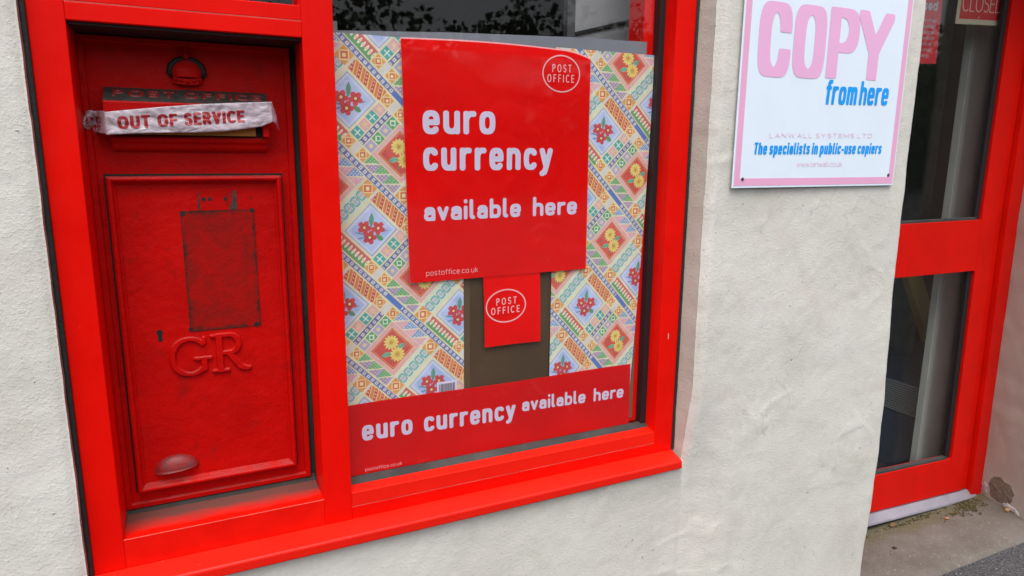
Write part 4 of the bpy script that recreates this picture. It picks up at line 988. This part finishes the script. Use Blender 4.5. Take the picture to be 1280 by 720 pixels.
for z0, z1, nm in ((-1.297, -.4645, 'lower_pane'), (-.2545, .66, 'upper_pane')):
    pz = dbuild(MB().box(2.24, GX, DY+.026, DY+.031, z0, z1), nm, 'door_glass', dr_)
    dbuild(ladder(MB(), GX-.030, GX-.0005, DY+.012, DY+.025, z0+.001, z1-.001), 'gasket', 'gasket', pz)
    dbuild(MB().box(2.24, GX-.030, DY+.004, DY+.025, z0+.0005, z0+.010), 'gasket', 'greygasket', pz)
fr = empty('door_frame', (2.65, DY, -1.515)); tag(fr, 'red timber door frame standing between the glazed door and the beige reveal', 'door frame')
dbuild(ladder(MB(), 3.0865, 3.176, DY-.018, DY+.10, -1.512, .84), 'jamb', 'doorred', fr, bevel=.003)
dbuild(ladder(MB(), 2.045, 2.110, DY-.004, DY+.10, -1.512, .84), 'jamb', 'doorred', fr, bevel=.003)
dbuild(MB().box(2.110, 3.0865, DY-.003, DY+.10, .785, .84), 'head', 'doorred', fr, bevel=.003)
th = mk('threshold_strip', [settle(p) for p in MB().prism_x(2.05, 3.118, [(DY+.06, -1.466), (DY-.002, -1.469), (DY-.026, -1.4945), (DY-.028, -1.5025), (DY+.06, -1.5025)]).v], MB().prism_x(2.05, 3.118, [(0, 0)]*5).f, 'alu', fr, bevel=.001)
MB().box(2.05, 3.15, DY-.012, DY+.1, -1.53, -1.506).build('shadow_gap_strip', 'shadow_grime', fr)  # dark strip painted in for the shadow gap below the threshold
# cards hung on the inside of the upper pane
HY = DY+.0345
hc = empty('opening_hours_card', (2.4, HY, .33)); hc.name = 'hours_card'; tag(hc, 'red card of opening hours on the door glass, half hidden by the pier', 'card')
MB().add([(2.20, HY, .318), (2.582, HY, .338), (2.573, HY, .70), (2.20, HY, .70), (2.20, HY+.0015, .318), (2.582, HY+.0015, .338), (2.573, HY+.0015, .70), (2.20, HY+.0015, .70)], [(0, 1, 2, 3), (7, 6, 5, 4), (0, 4, 5, 1), (1, 5, 6, 2), (2, 6, 7, 3), (3, 7, 4, 0)]).build('card', 'hours', hc)
letter('lettering', strokes_of('closed', 2.400, 2.553, .515, .522, .026, .0042, .0040, gap=.8), 'greyprint', hc, HY-.0008)
st_ = []
for i in range(7): st_ += strokes_of('09:00-17:30', 2.445-.0*i, 2.555-.0035*i, .478-.0208*i, .481-.0208*i, .009, .0011, .0011, gap=1.3, cap=.0105)
letter('lettering', st_, 'greyprint', hc, HY-.0008, 2, cell=.0009)
cs = empty('closed_sign', (2.81, HY, .49)); tag(cs, 'small cream and red sign reading CLOSED hung inside the door glass', 'sign')
tz = lambda x, z: z+.052*(x-2.667)
def tilt(o_v): return [(x, y, tz(x, z)) for x, y, z in o_v]
m = MB().box(2.667, 2.957, HY, HY+.004, .487, .70); mk('card', tilt(m.v), m.f, 'cream', cs, bevel=.001)
m = MB().box(2.685, 2.940, HY-.0006, HY+.001, .506, .68); mk('panel', tilt(m.v), m.f, 'closedred', cs)
stc = strokes_of('CLOSED', 2.693, 2.936, .5335, .5465, .062, .0026, .0019, gap=2.2, cap=.062)
letter('lettering', stc, 'pinkish', cs, HY-.0012, 3, cell=.001)
MB().disc((2.80, HY-.0015, .5195), .0035).build('hanging_hole', 'cream', cs)

# things seen dimly through the door glass
wp = empty('door_lining', (3.0, .4, -1.5)); wp.name = 'inner_post'; tag(wp, 'pale grey boxed post just inside the door glass', 'post')
ip = MB(); ladder(ip, 2.950, 2.984, .340, .372, -1.52, 1.3); ladder(ip, 2.988, 3.30, .352, .372, -1.52, 1.3)
mk('casing', ip.v, ip.f, 'whiteboard', wp, bevel=.002)
rk = empty('slatted_rack', (3.35, .7, -1.53)); tag(rk, 'low dark blue cabinet with grey slats seen behind the lower door glass', 'cabinet')
for k in range(13): MB().box(3.10, 3.112, .42, 1.05, -1.0925-.0116*k-.0026, -1.0925-.0116*k+.0026).build('slat', 'rack', rk)
MB().box(3.113, 3.65, .42, 1.05, -1.53, -1.085).box(3.1005, 3.1129, .42, 1.05, -1.53, -1.250).build('cabinet_body', 'navy', rk)
hb = MB().add([(3.04, .60, -.45), (3.15, .60, -.45), (3.45, .60, -.93), (3.34, .60, -.93), (3.04, .64, -.45), (3.15, .64, -.45), (3.45, .64, -.93), (3.34, .64, -.93)], [(0, 3, 2, 1), (4, 5, 6, 7), (0, 1, 5, 4), (1, 2, 6, 5), (2, 3, 7, 6), (3, 0, 4, 7)]).build('wooden_batten', 'wood', None, bevel=.004)
tag(hb, 'yellowish wooden batten leaning inside behind the lower door glass', 'batten')
ch_ = empty('chair', (3.2, 1.4, -1.53)); ch_.name = 'display_stand'; tag(ch_, 'dark blue draped stand inside the shop behind the upper door glass', 'stand')
MB().box(2.95, 3.5, 1.0, 1.4, -1.53, -.10).build('drape', 'navy', ch_, bevel=.02)
MB().box(2.95, 3.5, .99, 1.41, -.095, -.080).build('top', 'rack', ch_, bevel=.004)

# ------------------------------------------------------------------ litter and moss at the threshold
mo = MB(); r_ = random.Random(11)
for k in range(520):
    t_ = r_.random(); c_ = r_.choice(((3.05, .14, .075, .020), (2.98, .115, .06, .018), (3.09, .150, .05, .014), (3.06, .150, .04, .012), (2.66, .156, .09, .006)))
    x = c_[0]+r_.gauss(0, c_[2]); y = min(c_[1]+r_.gauss(0, c_[3]), .168)
    if x < 2.3 or x > 3.125 or y < -.1: continue
    rr = r_.choice((.0015, .002, .003, .0045)); mo.ball((x, y, -1.512), (rr*r_.uniform(1, 2), rr*r_.uniform(.7, 1.4), rr*.55), 6, 4)
mo = mo.build('moss', 'moss'); mo['kind'] = 'stuff'
gr_ = MB()
for k in range(190):
    x = r_.uniform(2.05, 3.1); y = r_.uniform(-.12, .165) if r_.random() < .45 else .165-abs(r_.gauss(0, .022)); rr = r_.choice((.0012, .0016, .0022, .003))
    gr_.ball((x, y, -1.5115), (rr*r_.uniform(.8, 1.5), rr, rr*.7), 5, 4)
gr_ = gr_.build('grit', flat('pale_grit', (.34, .31, .25, 1), .9, 0, .6)); gr_['kind'] = 'stuff'
def pebble(name, x, y, z, r, seed, mat, label, cat='pebble', group=None):
    q = random.Random(seed); m_ = MB().ball((0, 0, 0), 1, 9, 6); V_ = []
    for a in m_.v:
        s_ = 1+.35*(q.random()-.5); V_.append((x+a[0]*r[0]*s_, y+a[1]*r[1]*s_, z+r[2]*.8+a[2]*r[2]*s_))
    o = mk(name, V_, m_.f, mat, None); return tag(o, label, cat, group)
pebble('stone_chip', 3.135, .035, -1.512, (.012, .010, .007), 4, flat('tan_stone', (.36, .22, .10, 1), .8), 'tan stone chip on the doorstep beside the broken plaster')
pebble('plaster_chip', 2.235, -.112, -1.514, (.010, .008, .005), 6, 'sign', 'white plaster chip on the doorstep near the pier corner', 'plaster chip')
pebble('brick_chip', 2.83, .105, -1.513, (.010, .008, .004), 9, flat('orange_brick', (.40, .17, .08, 1), .8), 'orange brick chip on the doorstep in front of the threshold', 'brick chip')
pebble('dry_leaf', 2.42, .05, -1.513, (.010, .008, .003), 12, flat('dark_brown_leaf', (.03, .02, .012, 1), .8), 'small dark crumpled leaf on the doorstep', 'leaf')
pebble('dry_leaf', 2.56, .160, -1.512, (.016, .010, .008), 13, flat('brown_leaf', (.16, .09, .035, 1), .8), 'brown curled leaf against the metal threshold', 'leaf')

# ------------------------------------------------------------------ trees across the road, seen only as reflections in the panes
lv, lf = [], []
rg = np.random.default_rng(5)
crowns = [(x, -19-2.5*rg.random(), 2.6+1.7*rg.random(), 2.5+rg.random()*1.0) for x in np.arange(-26, 46, 3.0)]
for cx, cy, chh, cr_ in crowns:
    n = 2600
    d = rg.normal(size=(n, 3)); d /= np.linalg.norm(d, axis=1)[:, None]; rr = cr_*rg.random(n)**.45
    lump = 1+.28*np.sin(d[:, 0]*5+cx)*np.cos(d[:, 2]*6+cy)
    P_ = np.array([cx, cy, chh])+d*(rr*lump)[:, None]*np.array([1.15, 1, .95]); A = rg.normal(size=(n, 3)); A /= np.linalg.norm(A, axis=1)[:, None]; B = np.cross(A, rg.normal(size=(n, 3))); B /= np.linalg.norm(B, axis=1)[:, None]
    s_ = (.07+.09*rg.random(n))[:, None]
    for p, a, b in zip(P_, A*s_, B*s_):
        k = len(lv); lv += [tuple(p-a), tuple(p+b), tuple(p+a), tuple(p-b)]; lf.append((k, k+1, k+2, k+3))
wood = mk('tree_belt', [(x, y, z-EZ+.3) for x, y, z in lv], lf, 'leaf'); wood['kind'] = 'stuff'
hd = MB().sheet(lambda u, v: (-40+u*100, -23+.8*math.sin(u*90)+(1-v)*.8, -EZ+v*(5.6+.45*math.sin(u*61)+.35*math.sin(u*37)+.25*math.sin(u*173))), 200, 8).build('hedge', 'leaf'); hd['kind'] = 'stuff'
